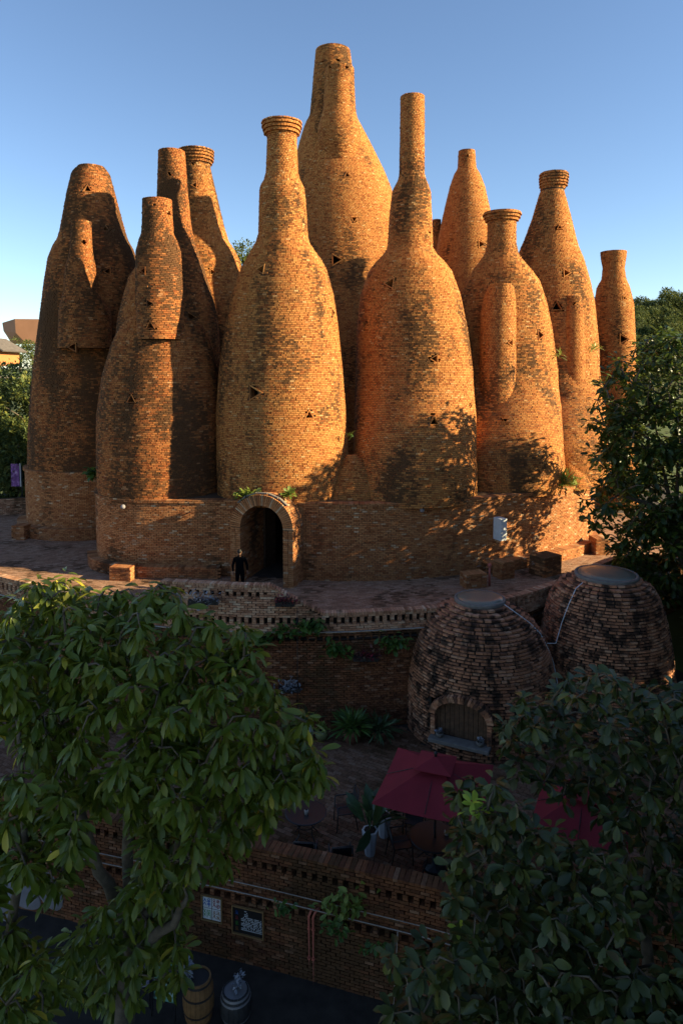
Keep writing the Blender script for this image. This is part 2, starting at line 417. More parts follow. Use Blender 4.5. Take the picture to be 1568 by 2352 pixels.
def core_vol(vol, m, parent, origin, zlo=None, inset=0.022):
    z0 = vol.z0 if zlo is None else zlo
    nz = max(3, int((vol.z1 - z0) / 0.25)); seg = 48
    zs = np.linspace(z0, vol.z1 - 0.03, nz)
    V = []
    for z in zs:
        sl = abs(float(vol.r(z + 0.1) - vol.r(z - 0.1))) / 0.2
        r = max(0.02, float(vol.r(z)) - inset - sl * PITCHZ * 0.55); cx = float(vol.cx(z))
        a = np.arange(seg) * 2 * math.pi / seg
        V.append(np.stack([cx + r * np.cos(a), float(vol.yc(z)) + r * np.sin(a), np.full(seg, z)], 1))
    V = np.concatenate(V)
    i, j = np.meshgrid(np.arange(nz - 1), np.arange(seg), indexing='ij'); i = i.ravel(); j = j.ravel()
    F = np.stack([i * seg + j, i * seg + (j + 1) % seg, (i + 1) * seg + (j + 1) % seg, (i + 1) * seg + j], 1)
    cen = V[F].mean(1); keep = np.ones(len(F), bool)
    for c, uu, nn, ww, hs, vv, kind in VENTS:
        d = cen - c
        keep &= ~((abs(d @ uu) < hs * 0.6 + 0.12) & (abs(d @ ww) < hs * 0.6 + 0.12) & (abs(d @ nn) < 0.5))
    top = np.arange(seg)[None] + (nz - 1) * seg
    return mesh_np('mortar_core', V - np.array(origin), [F[keep], top], m, parent, smooth=False)
def vent_obj(c, u, n, w_, hs, kind, m, parent, origin):
    if kind == 'sq': return
    c = Vector(c); u = Vector(u); n = Vector(n); w_ = Vector(w_)
    fr = empty('triangular_opening', c - Vector(origin)); fr.parent = parent
    po = tri_pts(kind, hs * 1.28); pi_ = tri_pts(kind, hs * 0.93)
    out, dep = 0.025, 0.38
    for k in range(3):
        bm = bmesh.new(); q = []
        for p, dd in ((po[k], out), (po[(k + 1) % 3], out), (pi_[(k + 1) % 3], out), (pi_[k], out), (po[k], -0.12), (po[(k + 1) % 3], -0.12), (pi_[(k + 1) % 3], -dep), (pi_[k], -dep)):
            q.append(bm.verts.new(u * p[0] + w_ * p[1] + n * dd))
        for f in ((0, 1, 2, 3), (0, 4, 5, 1), (3, 2, 6, 7), (4, 7, 6, 5), (0, 3, 7, 4), (1, 5, 6, 2)): bm.faces.new([q[i] for i in f])
        bm_obj('frame', bm, m, fr)

def tower(name, label, vols, vents, m=M_T, group='brick bottle towers', zlo=3.05, cat='tower', rims=None):
    """vols: main body first, then its turrets"""
    v0 = vols[0]; org = (float(v0.cx(v0.z0)), v0.Y, zlo)
    t = empty(name, org, label, cat, group)
    t['_'] = 0; del t['_']
    my = []
    for px, py, kind, sz in vents:
        h = hit(px, py)
        if h is None: continue
        Y, P, v = h
        z = P[2]; cx = float(v.cx(z)); nn = np.array([P[0] - cx, P[1] - float(v.yc(z)), 0]); nn /= np.linalg.norm(nn)
        sl = (float(v.r(z + 0.2)) - float(v.r(z - 0.2))) / 0.4
        nt_ = nn + np.array([0, 0, -sl]); nt_ /= np.linalg.norm(nt_)
        uu = np.array([-nn[1], nn[0], 0.0]); 
        ww = np.cross(nt_, uu); ww = ww if ww[2] > 0 else -ww
        if uu[0] < 0: uu = -uu
        hs = sz / FPX * Y * 0.5 * (1.18 if kind != 'sq' else 1.0)
        e = (P, uu, nt_, ww, hs, v, kind); VENTS.append(e); my.append(e)
    TOWERS.append((t, org, vols, my, m, zlo))
    return t
TOWERS = []
def build_towers():
    for t, org, vols, my, m, zlo in TOWERS:
        B = Bricks(t, m, org)
        for i, v in enumerate(vols):
            others = [o for o in VOLS if o is not v]
            zz = max(zlo, v.z0)
            lay_vol(B, v, others, zlo=zz)
            c = core_vol(v, MORTAR, t, org, zlo=zz)
        for c, u, n, w_, hs, v, kind in my:
            vent_obj(c, u, n, w_, hs, kind, m, t, org)

def rimprof(axis, y0, y1, hw_top, hw_bot):
    return [(y0, axis - hw_top, axis + hw_top), (y1, axis - hw_bot, axis + hw_bot)]
# --- profiles: (row, left, right)
vT1 = Vol(38.0, [(384, 184, 236), (392, 176, 243), (400, 168, 250), (450, 157, 263), (500, 149, 276), (540, 142, 287), (556, 138, 293), (572, 128, 303), (600, 118, 311), (650, 110, 317), (700, 104, 322), (800, 91, 330), (900, 80, 340), (1000, 74, 346), (1090, 72, 350), (1260, 74, 350)], zmin=3.05)
vT1b = Vol(35.2, [(508, 165, 208), (560, 163, 210), (590, 160, 213), (604, 155, 217), (625, 150, 219), (670, 148, 222), (690, 144, 236), (715, 138, 252), (760, 137, 254), (800, 137, 254)], 0.2)
vT3 = Vol(32.9, [(347, 365, 423), (450, 362, 431), (520, 356, 438), (560, 345, 446), (590, 330, 458), (620, 314, 468), (640, 300, 474), (700, 283, 492), (735, 275, 500), (800, 268, 505), (860, 262, 506), (1130, 262, 506)], zmin=3.05)
vT2L = Vol(31.25, [(716, 340, 400), (730, 305, 440), (745, 285, 462), (775, 268, 480), (800, 258, 489), (860, 240, 503), (950, 227, 515), (1050, 226, 518), (1150, 228, 518)], 0.12, zmin=3.05)
vT2 = Vol(29.75, [(460, 328, 393), (500, 328, 395), (540, 326, 398), (556, 320, 406), (580, 314, 414), (640, 313, 417), (700, 314, 420), (740, 315, 421), (780, 316, 421)], 0.1)
vT4 = Vol(36.0, [(345, 412, 489), (358, 412, 489), (372, 415, 488), (378, 419, 484), (385, 422, 482), (420, 420, 490), (480, 408, 504), (525, 398, 515), (555, 380, 524), (580, 362, 540), (600, 355, 550), (660, 345, 562), (750, 330, 575), (900, 325, 580)], 0.08, zmin=3.05)
vT5 = Vol(30.7, [(283, 603, 691), (293, 603, 691), (314, 610, 684), (316, 614, 681), (330, 614, 681), (400, 611, 684), (418, 606, 689), (432, 598, 697), (460, 596, 701), (540, 594, 706), (560, 588, 710), (580, 577, 723), (600, 566, 738), (620, 555, 749), (680, 534, 766), (750, 518, 777), (850, 503, 788), (950, 496, 797), (1050, 496, 804), (1130, 498, 815), (1170, 499, 826)], 0.08, zmin=3.05)
vT6 = Vol(45.0, [(116, 726, 802), (150, 723, 807), (220, 717, 812), (270, 712, 817), (284, 704, 824), (310, 695, 838), (350, 684, 858), (400, 672, 882), (440, 662, 898), (520, 655, 915), (620, 650, 930), (800, 640, 940), (1000, 635, 945)], 0.25, zmin=3.05)
vT6b = Vol(42.95, [(156, 749, 812), (200, 746, 813), (255, 742, 816), (275, 736, 820), (300, 730, 826), (330, 732, 826), (380, 750, 812), (420, 770, 795)], 0.2)
vT7 = Vol(33.0, [(223, 920, 974), (300, 919, 974), (400, 917, 974), (414, 914, 978), (440, 901, 988), (500, 894, 991), (570, 890, 993), (588, 878, 1004), (604, 862, 1020), (625, 846, 1036), (680, 827, 1056), (760, 818, 1073), (850, 815, 1085), (950, 812, 1093), (1050, 808, 1094), (1110, 798, 1096), (1170, 782, 1098)], 0.12, zmin=3.05, yb=30.5)
vT8 = Vol(47.0, [(347, 1053, 1090), (388, 1051, 1093), (400, 1043, 1101), (430, 1033, 1112), (480, 1021, 1123), (540, 1008, 1136), (600, 998, 1146), (650, 990, 1154), (750, 985, 1160), (900, 980, 1165)], 0.2, zmin=3.05)
vT8b = Vol(48.0, [(505, 993, 1012), (560, 991, 1014), (640, 985, 1025)], 0.2)
vT9 = Vol(36.0, [(487, 1110, 1195), (495, 1110, 1195), (509, 1116, 1189), (511, 1119, 1185), (522, 1120, 1184), (560, 1119, 1184), (585, 1113, 1189), (600, 1103, 1198), (622, 1086, 1216), (650, 1071, 1236), (700, 1055, 1252), (760, 1042, 1264), (850, 1030, 1277), (930, 1024, 1284), (1030, 1020, 1290), (1140, 1018, 1292)], 0.08, zmin=3.05, yb=32.8)
vT10 = Vol(33.5, [(651, 1128, 1172), (660, 1120, 1179), (680, 1112, 1183), (720, 1104, 1184), (850, 1101, 1184), (1140, 1101, 1185)], 0.2, zmin=3.05, yb=32.6)
vT11 = Vol(38.6, [(398, 1241, 1302), (412, 1240, 1303), (432, 1241, 1299), (437, 1243, 1292), (447, 1239, 1295), (500, 1224, 1308), (545, 1208, 1318), (570, 1197, 1324), (600, 1188, 1336), (650, 1178, 1350), (700, 1172, 1360), (800, 1166, 1370), (900, 1162, 1382), (1000, 1160, 1388), (1140, 1160, 1390)], 0.08, zmin=3.05, yb=34.8)
vT12 = Vol(36.6, [(680, 1295, 1334), (720, 1290, 1339), (800, 1284, 1342), (832, 1283, 1343), (900, 1284, 1346), (1060, 1292, 1352), (1140, 1296, 1354)], 0.2, zmin=3.05, yb=35.0)
vT13 = Vol(43.5, [(578, 1380, 1437), (590, 1381, 1436), (615, 1385, 1432), (640, 1383, 1435), (660, 1372, 1443), (700, 1366, 1452), (760, 1368, 1455), (800, 1371, 1457), (870, 1376, 1458), (1000, 1372, 1462), (1140, 1370, 1466)], 0.12, zmin=0.0)
vS1 = Vol(29.6, [(1044, 798, 816), (1056, 784, 834), (1080, 766, 860), (1120, 745, 885), (1175, 728, 902)], 0.2, zmin=3.05)
vS2 = Vol(32.8, [(1046, 1296, 1304), (1060, 1285, 1316), (1085, 1268, 1340), (1120, 1250, 1365)], 0.2, zmin=3.05)
vK1 = Vol(22.0, [(1376, 1050, 1152), (1380, 1036, 1168), (1395, 1005, 1197), (1420, 975, 1228), (1450, 955, 1250), (1490, 938, 1266), (1540, 929, 1275), (1600, 924, 1280), (1650, 922, 1283), (1700, 921, 1285), (1790, 920, 1288)], 0.2, zmin=-3.02)
vK2 = Vol(22.6, [(1320, 1328, 1456), (1323, 1316, 1468), (1336, 1290, 1492), (1360, 1268, 1508), (1400, 1252, 1522), (1450, 1242, 1533), (1500, 1236, 1540), (1600, 1230, 1549), (1800, 1226, 1556)], 0.2, zmin=-3.02)

for v_, py_ in ((vT4, 382), (vT5, 313), (vT9, 512), (vT11, 440)): v_.rim = W(784, py_, v_.Y)[2]
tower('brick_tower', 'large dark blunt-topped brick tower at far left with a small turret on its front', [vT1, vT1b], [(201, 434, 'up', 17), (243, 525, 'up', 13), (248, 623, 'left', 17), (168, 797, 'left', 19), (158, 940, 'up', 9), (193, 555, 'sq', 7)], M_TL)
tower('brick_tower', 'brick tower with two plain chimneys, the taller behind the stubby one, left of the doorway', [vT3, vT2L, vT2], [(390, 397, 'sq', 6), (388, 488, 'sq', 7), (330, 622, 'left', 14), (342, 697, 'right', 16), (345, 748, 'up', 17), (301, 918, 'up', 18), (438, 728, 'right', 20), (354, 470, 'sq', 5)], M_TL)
tower('brick_tower', 'conical brick tower with a flared round rim behind the plain left chimney', [vT4], [(442, 375, 'sq', 5), (447, 424, 'left', 13), (487, 624, 'right', 14)], M_T)
tower('brick_tower', 'front brick tower above the arched doorway with a corbelled flat collar on its neck', [vT5], [(600, 618, 'left', 20), (583, 902, 'right', 30), (710, 954, 'up', 20), (764, 717, 'right', 18)], M_T)
tower('brick_tower', 'tallest brick tower at the centre back with a half-round turret on its neck', [vT6, vT6b], [(797, 402, 'up', 13), (813, 502, 'down', 13), (771, 596, 'right', 24), (742, 140, 'sq', 5), (757, 152, 'sq', 5), (777, 137, 'sq', 5), (797, 155, 'sq', 5)], M_T)
tower('brick_tower', 'front brick bottle tower with the long thin straight neck right of the centre', [vT7, vS1], [(896, 650, 'left', 24), (838, 745, 'right', 17), (999, 824, 'left', 18), (997, 969, 'up', 21), (988, 537, 'sq', 5), (1081, 932, 'left', 12)], M_T)
tower('brick_tower', 'cone-shaped brick tower with a short narrow stub chimney behind the flared collar tower', [vT8], [(1075, 356, 'sq', 4), (1104, 560, 'right', 16)], M_T)
tower('brick_chimney', 'tiny brick chimney just showing right of the long straight neck', [vT8b], [], M_T, cat='chimney')
tower('brick_tower', 'wide brick tower with a flared collar and a low rounded turret on its front left', [vT9, vT10], [(1240, 769, 'right', 20), (1173, 787, 'left', 15), (1160, 965, 'down', 12), (1112, 810, 'up', 10)], M_T)
tower('brick_tower', 'tall conical brick tower with a tilted ringed lip near the right side', [vT11, vT12, vS2], [(1285, 522, 'up', 11), (1300, 626, 'right', 17), (1278, 705, 'up', 20), (1318, 696, 'sq', 5)], M_T)
tower('brick_tower', 'slender vase-shaped brick tower with a flared mouth at the far right', [vT13], [(1433, 684, 'right', 9), (1430, 778, 'right', 20)], M_T, zlo=0.0)
build_towers()

# ------------------------------------------------------------------ walls along a path
class Path:
    def __init__(self, pts, step=0.1, smooth=6):
        p = np.array(pts, float); d = np.r_[0, np.cumsum(np.linalg.norm(np.diff(p, axis=0), axis=1))]
        s = np.arange(0, d[-1], step); q = np.stack([np.interp(s, d, p[:, 0]), np.interp(s, d, p[:, 1])], 1)
        if smooth:
            for _ in range(3):
                k = np.ones(2 * smooth + 1) / (2 * smooth + 1); qq = np.pad(q, ((smooth, smooth), (0, 0)), mode='edge')
                q2 = np.stack([np.convolve(qq[:, i], k, 'valid') for i in (0, 1)], 1); q2[0] = q[0]; q2[-1] = q[-1]; q = q2
        self.q = q; self.s = np.r_[0, np.cumsum(np.linalg.norm(np.diff(q, axis=0), axis=1))]; self.len = self.s[-1]
    def at(self, s):
        x = np.interp(s, self.s, self.q[:, 0]); y = np.interp(s, self.s, self.q[:, 1])
        e = 0.1; dx = np.interp(s + e, self.s, self.q[:, 0]) - np.interp(s - e, self.s, self.q[:, 0]); dy = np.interp(s + e, self.s, self.q[:, 1]) - np.interp(s - e, self.s, self.q[:, 1])
        n = np.hypot(dx, dy) + 1e-9; U = np.stack([dx / n, dy / n, 0 * dx], -1); N = np.stack([dy / n, -dx / n, 0 * dx], -1)
        return x, y, U, N           # N points to the right of travel (outwards when walking +x with the camera at -y)
    def s_of_x(self, x):
        m_ = self.q[:, 1] < 36; return float(self.s[m_][np.argmin(abs(self.q[m_, 0] - x))])
def lay_wall(B, path, z0, z1, depth=0.1, blen=0.22, pitch=PITCHZ, gap=0.014, skip=None, off=0.0, s0=0, s1=None, vols=(), cull=True, bands=()):
    s1 = path.len if s1 is None else s1; k = 0; z = z0 + pitch / 2
    while z < (z1 if not callable(z1) else 6):
        sets = []
        bd = [b_ for b_ in bands if abs(z - b_[0]) < b_[3]]
        n = int((s1 - s0) / blen); s = s0 + (np.arange(n) + 0.25 + 0.5 * (k % 2)) * blen + RNG.normal(0, 0.005, n); sets.append((s, blen - gap, False))
        if bd:
            zc, xa, xb, hh, ps, fr = bd[0]; n = int((s1 - s0) / ps); sets.append((s0 + (np.arange(n) + 0.5) * ps, ps * fr, True))
        for s, L, isb in sets:
            x, y, U, N = path.at(s); n = len(s)
            o = off + RNG.normal(0, 0.005, n)
            C = np.stack([x + N[:, 0] * o, y + N[:, 1] * o, np.full(n, z)], 1)
            keep = (s < s1)
            if bd:
                inb = (C[:, 0] > bd[0][1]) & (C[:, 0] < bd[0][2]); keep &= inb if isb else ~inb
            if callable(z1): keep &= z < z1(x)
            if skip is not None: keep &= ~skip(s, z, C)
            v = CAM - C; v /= np.linalg.norm(v, axis=1)[:, None]
            if cull: keep &= (N * v).sum(1) > -0.3
            for o_ in vols: keep &= ~o_.inside(C, 0.1)
            B.add(C[keep], U[keep], N[keep], np.array([0, 0, 1.0]), L - RNG.random(keep.sum()) * 0.012, pitch - gap, depth)
        z += pitch; k += 1
def sheet(path, z0, z1, off, m, parent, origin, name='mortar_core', skip=None, step=0.2, thick=None):
    s = np.arange(0, path.len, step); x, y, U, N = path.at(s)
    zt = np.array([z1(a) if callable(z1) else z1 for a in x])
    P0 = np.stack([x + N[:, 0] * off, y + N[:, 1] * off, np.full(len(s), z0)], 1); P1 = P0.copy(); P1[:, 2] = zt
    n = len(s); i = np.arange(n - 1)
    if skip is not None: i = i[~skip((s[:-1] + s[1:]) / 2)]
    Vs = [P0, P1]; F = [np.stack([i, i + 1, n + i + 1, n + i], 1)]
    if thick:
        P2 = P1.copy(); P2[:, 0] -= N[:, 0] * thick; P2[:, 1] -= N[:, 1] * thick
        P3 = P2.copy(); P3[:, 2] = z0; Vs += [P2, P3]
        F += [np.stack([n + i, n + i + 1, 2 * n + i + 1, 2 * n + i], 1), np.stack([2 * n + i, 2 * n + i + 1, 3 * n + i + 1, 3 * n + i], 1)]
    return mesh_np(name, np.concatenate(Vs) - np.array(origin), F, m, parent)

# ------------------------------------------------------------------ the drum
DR = Path([(-9.0, 46), (-10.4, 38), (-11.6, 34), (-11.4, 31.2), (-10.7, 29.4), (-9.3, 28.5), (-7.5, 28.3), (-6, 28.3), (-4.3, 28.2), (-2, 27.75), (0, 27.5), (2, 27.6), (4, 28.05), (6, 28.8), (8, 29.8), (10.5, 31.3), (12.4, 33.2), (13.4, 35.6), (14.0, 39), (14, 45), (10, 53), (0, 57), (-8, 54), (-9.5, 48)], smooth=5)
DZ = 3.25
drum = empty('round_brick_base', (0, 40, 0), 'wide round brick base building with an arched doorway that carries all the bottle towers', 'building')
DO = (0, 40, 0)
door_s = DR.s_of_x(-2.9)
def door_skip(s, z, C):
    d = (s - door_s); r = 1.15
    return (abs(d) < r) & ((z < 2.33) | (d ** 2 + (z - 2.33) ** 2 < r * r))
B = Bricks(drum, M_D, DO, limit=300)
lay_wall(B, DR, 0.0, DZ - 0.12, skip=door_skip, depth=0.1, s1=62)
# projecting ledge of two courses
lay_wall(B, DR, DZ - 0.12, DZ + 0.02, skip=None, depth=0.5, off=0.045, s1=62, pitch=0.07)
sheet(DR, -0.3, DZ - 0.02, -0.03, MORTAR, drum, DO, skip=lambda s: abs(s - door_s) < 1.1)
# roof sheet of the drum
s = np.arange(0, DR.len, 0.5); x, y, U, N = DR.at(s)
V = np.stack([x - N[:, 0] * 0.06, y - N[:, 1] * 0.06, np.full(len(s), DZ - 0.015)], 1) - np.array(DO)
mesh_np('roof', V, np.arange(len(V))[None], MORTAR, drum)
# far-left bay under the first tower
BAY = Path([(-9.5, 44), (-12, 40.5)] + [(vT1.cx(3) + 3.85 * math.cos(a), 38 + 3.6 * math.sin(a)) for a in np.linspace(R(170), R(380), 24)], smooth=2)
vb = [(float(vT1.cx(3.2)) + (float(vT1.r(3.1)) + 0.12) * math.cos(a), 38 + (float(vT1.r(3.1)) + 0.12) * math.sin(a)) for a in np.linspace(R(150), R(350), 40)]
BAY = Path(vb, smooth=2)
bay = empty('round_bay', (float(vT1.cx(3.2)), 38, 0), 'round brick bay carrying the far left tower, with a dark mossy ledge', 'building')
BO = (float(vT1.cx(3.2)), 38.0, 0.0)
B = Bricks(bay, M_D, BO)
lay_wall(B, BAY, 0, DZ + 0.1, depth=0.1); lay_wall(B, BAY, DZ + 0.1, DZ + 0.24, depth=0.4, off=0.08, pitch=0.07)
sheet(BAY, -0.3, DZ + 0.1, -0.03, MORTAR, bay, BO)
bm = bmesh.new(); a_lathe(bm, [(float(vT1.r(3.1)) + 0.03, DZ), (float(vT1.r(3.1)) + 0.03, DZ + 0.2)], 40); bm_obj('ledge_top', bm, MORTAR, bay)
# plinth bench round both
def plinth(path, s0, s1, name, label, off=0.42, h=0.55, root=None):
    x, y, U, N = path.at(np.array([(s0 + s1) / 2])); org = (float(x[0]), float(y[0]), 0)
    t = empty(name, org, label, 'bench')
    pts = []; ss = np.arange(s0, s1, 0.2); x, y, U, N = path.at(ss)
    pp = Path(np.stack([x + N[:, 0] * off, y + N[:, 1] * off], 1), smooth=0)
    B = Bricks(t, M_D, org, limit=200); lay_wall(B, pp, 0, h - 0.02, depth=0.1)
    # top pavers
    n = int(pp.len / 0.13); s_ = (np.arange(n) + .5) * 0.13; a, b_, U_, N_ = pp.at(s_)
    C = np.stack([a - N_[:, 0] * off * 0.48, b_ - N_[:, 1] * off * 0.48, np.full(n, h)], 1)
    B.add(C, U_, np.array([0, 0, 1.0]), N_, 0.115, off * 1.02, 0.06)
    sheet(pp, -0.2, h - 0.03, -0.03, MORTAR, t, org, thick=off)
    return t
plinth(BAY, 0.5, BAY.len - 0.3, 'brick_bench', 'low curved brick plinth at the foot of the far left tower', 0.45, 0.62)
plinth(DR, DR.s_of_x(-10.9) if False else 15.6, door_s - 1.9, 'brick_bench', 'low brick bench along the wall left of the doorway', 0.4, 0.5)
plinth(DR, DR.s_of_x(6.0), DR.s_of_x(12.9), 'brick_bench', 'long curved brick bench at the sunlit right foot of the base', 0.45, 0.5)
def brick_block(P, size, rz, label, m=M_D, name='brick_block', cat='block'):
    t = empty(name, (P[0], P[1], P[2]), label, cat)
    c, s_ = math.cos(rz), math.sin(rz); B = Bricks(t, m, P, limit=120)
    sx, sy, h = size
    for (ux, uy), half, dist in (((1, 0), sx / 2, sy / 2), ((0, 1), sy / 2, sx / 2), ((-1, 0), sx / 2, sy / 2), ((0, -1), sy / 2, sx / 2)):
        U = np.array([ux * c - uy * s_, ux * s_ + uy * c, 0]); N = np.array([U[1], -U[0], 0])
        k = 0; z = 0.0415
        while z < h - 0.05:
            n = max(1, int(round(2 * half / 0.25))); L = 2 * half / n
            q = (np.arange(n) + 0.5) * L - half + (0.1 * L if k % 2 else -0.1 * L) * (n > 1)
            C = np.array(P) + q[:, None] * U + N * dist + np.array([0, 0, z])
            B.add(C, U, N, np.array([0, 0, 1.0]), L * 0.94, 0.069, 0.1); z += 0.083; k += 1
    n = max(1, int(sx / 0.125)); L = sx / n; q = (np.arange(n) + 0.5) * L - sx / 2
    U = np.array([c, s_, 0]); N = np.array([s_, -c, 0])
    B.add(np.array(P) + q[:, None] * U + np.array([0, 0, h]), U, np.array([0, 0, 1.0]), N, L * 0.9, sy + 0.04, 0.07)
    bm = bmesh.new(); a_box(bm, (0, 0, h / 2 - 0.03), (sx - 0.05, sy - 0.05, h - 0.02), Matrix.Rotation(rz, 4, 'Z')); bm_obj('mortar_core', bm, MORTAR, t)
    return t
p = Wz(1296, 1306, 0); brick_block((8.7, 28.6, 0), (1.1, 0.8, 0.85), R(35), 'brick pier half in the sun on the right terrace')
p = Wz(1380, 1275, 0); brick_block((p[0], p[1] + 0.3, 0), (0.65, 0.8, 0.8), R(5), 'small square brick pier at the far right end of the bench')
brick_block((6.8, 28.1, 0), (0.65, 0.6, 0.75), R(25), 'dark brick pier beneath the wall sign')
brick_block((5.3, 26.9, 0), (0.9, 0.55, 0.6), R(18), 'brick pier beside the red standpipe')
p = Wz(50, 1238, 0); brick_block((p[0], p[1], 0), (0.7, 0.6, 0.75), R(-10), 'little brick block at the left edge of the far left tower')
p = Wz(262, 1352, 0); brick_block((p[0], 27.9, 0), (0.9, 0.7, 0.6), R(-8), 'low brick block with a sunlit corner left of the doorway', )

# porch
PHI = R(-17); pc = np.array([-2.9, 28.05, 0.0]); pn = np.array([math.sin(PHI), -math.cos(PHI), 0]); pu = np.array([math.cos(PHI), math.sin(PHI), 0])
porch = empty('arched_porch', tuple(pc), 'projecting round-arched brick porch around the open doorway, its right flank in the sun', 'porch')
B = Bricks(porch, M_D, pc, limit=300)
RI, RO, ZS, PF = 0.93, 1.37, 2.35, 1.1
n = 44
for k in range(n):       # voussoirs
    a = math.pi * (k + 0.5) / n; rad = pu * math.cos(a) + np.array([0, 0, math.sin(a)]); tan = -pu * math.sin(a) + np.array([0, 0, math.cos(a)])
    C = pc + pn * PF + rad * ((RI + RO) / 2) + np.array([0, 0, ZS])
    B.add(C[None], tan, pn, rad, math.pi * 1.15 / n - 0.016, RO - RI + random.uniform(-.01, .01), 0.1)
    for q in range(12):   # outer barrel and inner soffit
        dd = PF - 0.11 - (q + 0.5) * 0.25
        if dd > -0.2:
            C = pc + pn * dd + rad * RO + np.array([0, 0, ZS]); B.add(C[None], pn, rad, tan, 0.236, math.pi * RO / n - 0.014, 0.1)
        C = pc + pn * dd + rad * RI + np.array([0, 0, ZS]); B.add(C[None], pn, -rad, tan, 0.236, math.pi * RI / n - 0.012, 0.1)
z = 0.0415; k = 0
while z < ZS:
    for sgn in (-1, 1):
        for q in range(2):
            C = pc + pn * PF + pu * sgn * ((RI + (RO - RI) * (q + 0.5) / 2)) + np.array([0, 0, z]); B.add(C[None], pu, pn, np.array([0, 0, 1.0]), 0.2, 0.069, 0.1)
        for q in range(12):
            dd = PF - 0.11 - (q + 0.5 * (k % 2)) * 0.25
            if dd > -0.2:
                C = pc + pn * dd + pu * sgn * RO + np.array([0, 0, z]); B.add(C[None], pn, pu * sgn, np.array([0, 0, 1.0]), 0.236, 0.069, 0.1)
            C = pc + pn * dd + pu * sgn * RI + np.array([0, 0, z]); B.add(C[None], pn, -pu * sgn, np.array([0, 0, 1.0]), 0.236, 0.069, 0.1)
    z += 0.083; k += 1
def arch_ring(ri, ro, d0, d1, m, name, parent):
    bm = bmesh.new(); A = [math.pi * k / 24 for k in range(25)]
    def pts(r, d): return [tuple(pu * r + pn * d)] + [tuple(pu * r * math.cos(a) + pn * d + np.array([0, 0, ZS + r * math.sin(a)])) for a in A] + [tuple(-pu * r + pn * d)]
    loops = [[bm.verts.new(v) for v in pts(r, d)] for r, d in ((ri, d0), (ri, d1), (ro, d1), (ro, d0))]
    for a, b_ in zip(loops, loops[1:] + loops[:1]):
        for i in range(len(a) - 1): bm.faces.new((a[i], a[i + 1], b_[i + 1], b_[i]))
    return bm_obj(name, bm, m, parent)
arch_ring(RI + 0.03, RO - 0.03, PF - 0.03, -1.8, MORTAR, 'mortar_core', porch)
# dark room and door leaves behind the arch
bm = bmesh.new(); rm = Matrix.Rotation(PHI, 4, 'Z')
for cc, ss in (((0, 5.2, 1.9), (5, 0.1, 3.8)), ((-2.5, 3.5, 1.9), (0.1, 3.5, 3.8)), ((2.5, 3.5, 1.9), (0.1, 3.5, 3.8)), ((0, 3.5, 3.75), (5, 3.5, 0.1)), ((-1.95, 1.8, 1.9), (1.9, 0.1, 3.8)), ((1.95, 1.8, 1.9), (1.9, 0.1, 3.8))):
    a_box(bm, rm @ Vector(cc), ss, rm)
bm_obj('interior', bm, M_DARKIN, porch)
for sx, rz in ((-0.86, R(75)), (0.86, R(-88))):
    d = box_obj('door_leaf', (0, 0, 0), (0.8, 0.06, 2.75), M_WOOD, porch, bevel=0.008); d.location = rm @ Vector((sx * 0.98, 1.75, 1.38)); d.rotation_euler = (0, 0, PHI + rz)
for sx in (-0.88, 0.88):
    d = box_obj('door_post', (0, 0, 0), (0.1, 0.12, 2.9), M_WOOD, porch); d.location = rm @ Vector((sx, 1.3, 1.45)); d.rotation_euler = (0, 0, PHI)
# capping slabs above the arch
for k in range(5):
    a = R(52 + k * 19); c = pc - pc + pu * (1.45 * math.cos(a)) + pn * 0.95 + np.array([0, 0, ZS + 1.42 * math.sin(a)])
    bm = bmesh.new(); a_box(bm, (0, 0, 0), (0.44, 0.14, 0.05)); d = bm_obj('coping_slab', bm, M_STONE, porch); d.location = c; d.rotation_euler = (0, math.pi / 2 - a, PHI)

# ------------------------------------------------------------------ terrace
TW = Path([(-24, 32.0), (-18, 28.4), (-12.6, 25.0), (-9, 23.1), (-6, 21.9), (-3, 21.45), (0, 21.45), (3, 21.9), (5.9, 22.9), (8.6, 25.0), (10.6, 27.0), (11.5, 27.7), (12.6, 27.8), (24, 27.9)], smooth=5)
def tw_top(x):
    return np.interp(x, [-30, -6.7, -5.9, -2.3, -0.6, 4, 9.5, 11.5, 30], [0.95, 0.95, 1.80, 1.80, 0.88, 0.88, 0.92, 1.0, 1.0])
terrace_pts = TW.q[::4].tolist() + [[24, 60], [-24, 60]]
V = np.array([[a, b, -0.004] for a, b in terrace_pts]); 
terr = mesh_np('terrace', V, np.arange(len(V))[None], MORTAR_F); props(terr, 'brick paved terrace circling the tower building', kind='structure')
terr['label'] = 'brick paved terrace round the foot of the tower building'
def pave(root, m, origin, region, zt, ang, x0, x1, y0, y1, lx=0.25, ly=0.125, limit=300):
    B = Bricks(root, m, origin, limit=limit, name='paver', stuff='paving')
    c, s_ = math.cos(ang), math.sin(ang); U = np.array([c, s_, 0]); Wv = np.array([-s_, c, 0])
    cx, cy = (x0 + x1) / 2, (y0 + y1) / 2; h = math.hypot(x1 - x0, y1 - y0) / 2
    for r in range(int(2 * h / ly)):
        n = int(2 * h / lx); q = (np.arange(n) + 0.5 * (r % 2)) * lx - h; v = r * ly - h
        C = np.array([cx, cy, zt]) + q[:, None] * U + v * Wv + np.array([0, 0, 1.0]) * RNG.normal(0, 0.002, n)[:, None]
        keep = (C[:, 0] > x0) & (C[:, 0] < x1) & (C[:, 1] > y0) & (C[:, 1] < y1) & region(C)
        B.add(C[keep], U, np.array([0, 0, 1.0]), Wv, lx - 0.012, ly - 0.012, 0.035)
    return B
def path_side(path, C, margin):   # is C behind (inside) the wall path
    yy = np.interp(C[:, 0], path.q[:, 0], path.q[:, 1]); return C[:, 1] > yy + margin
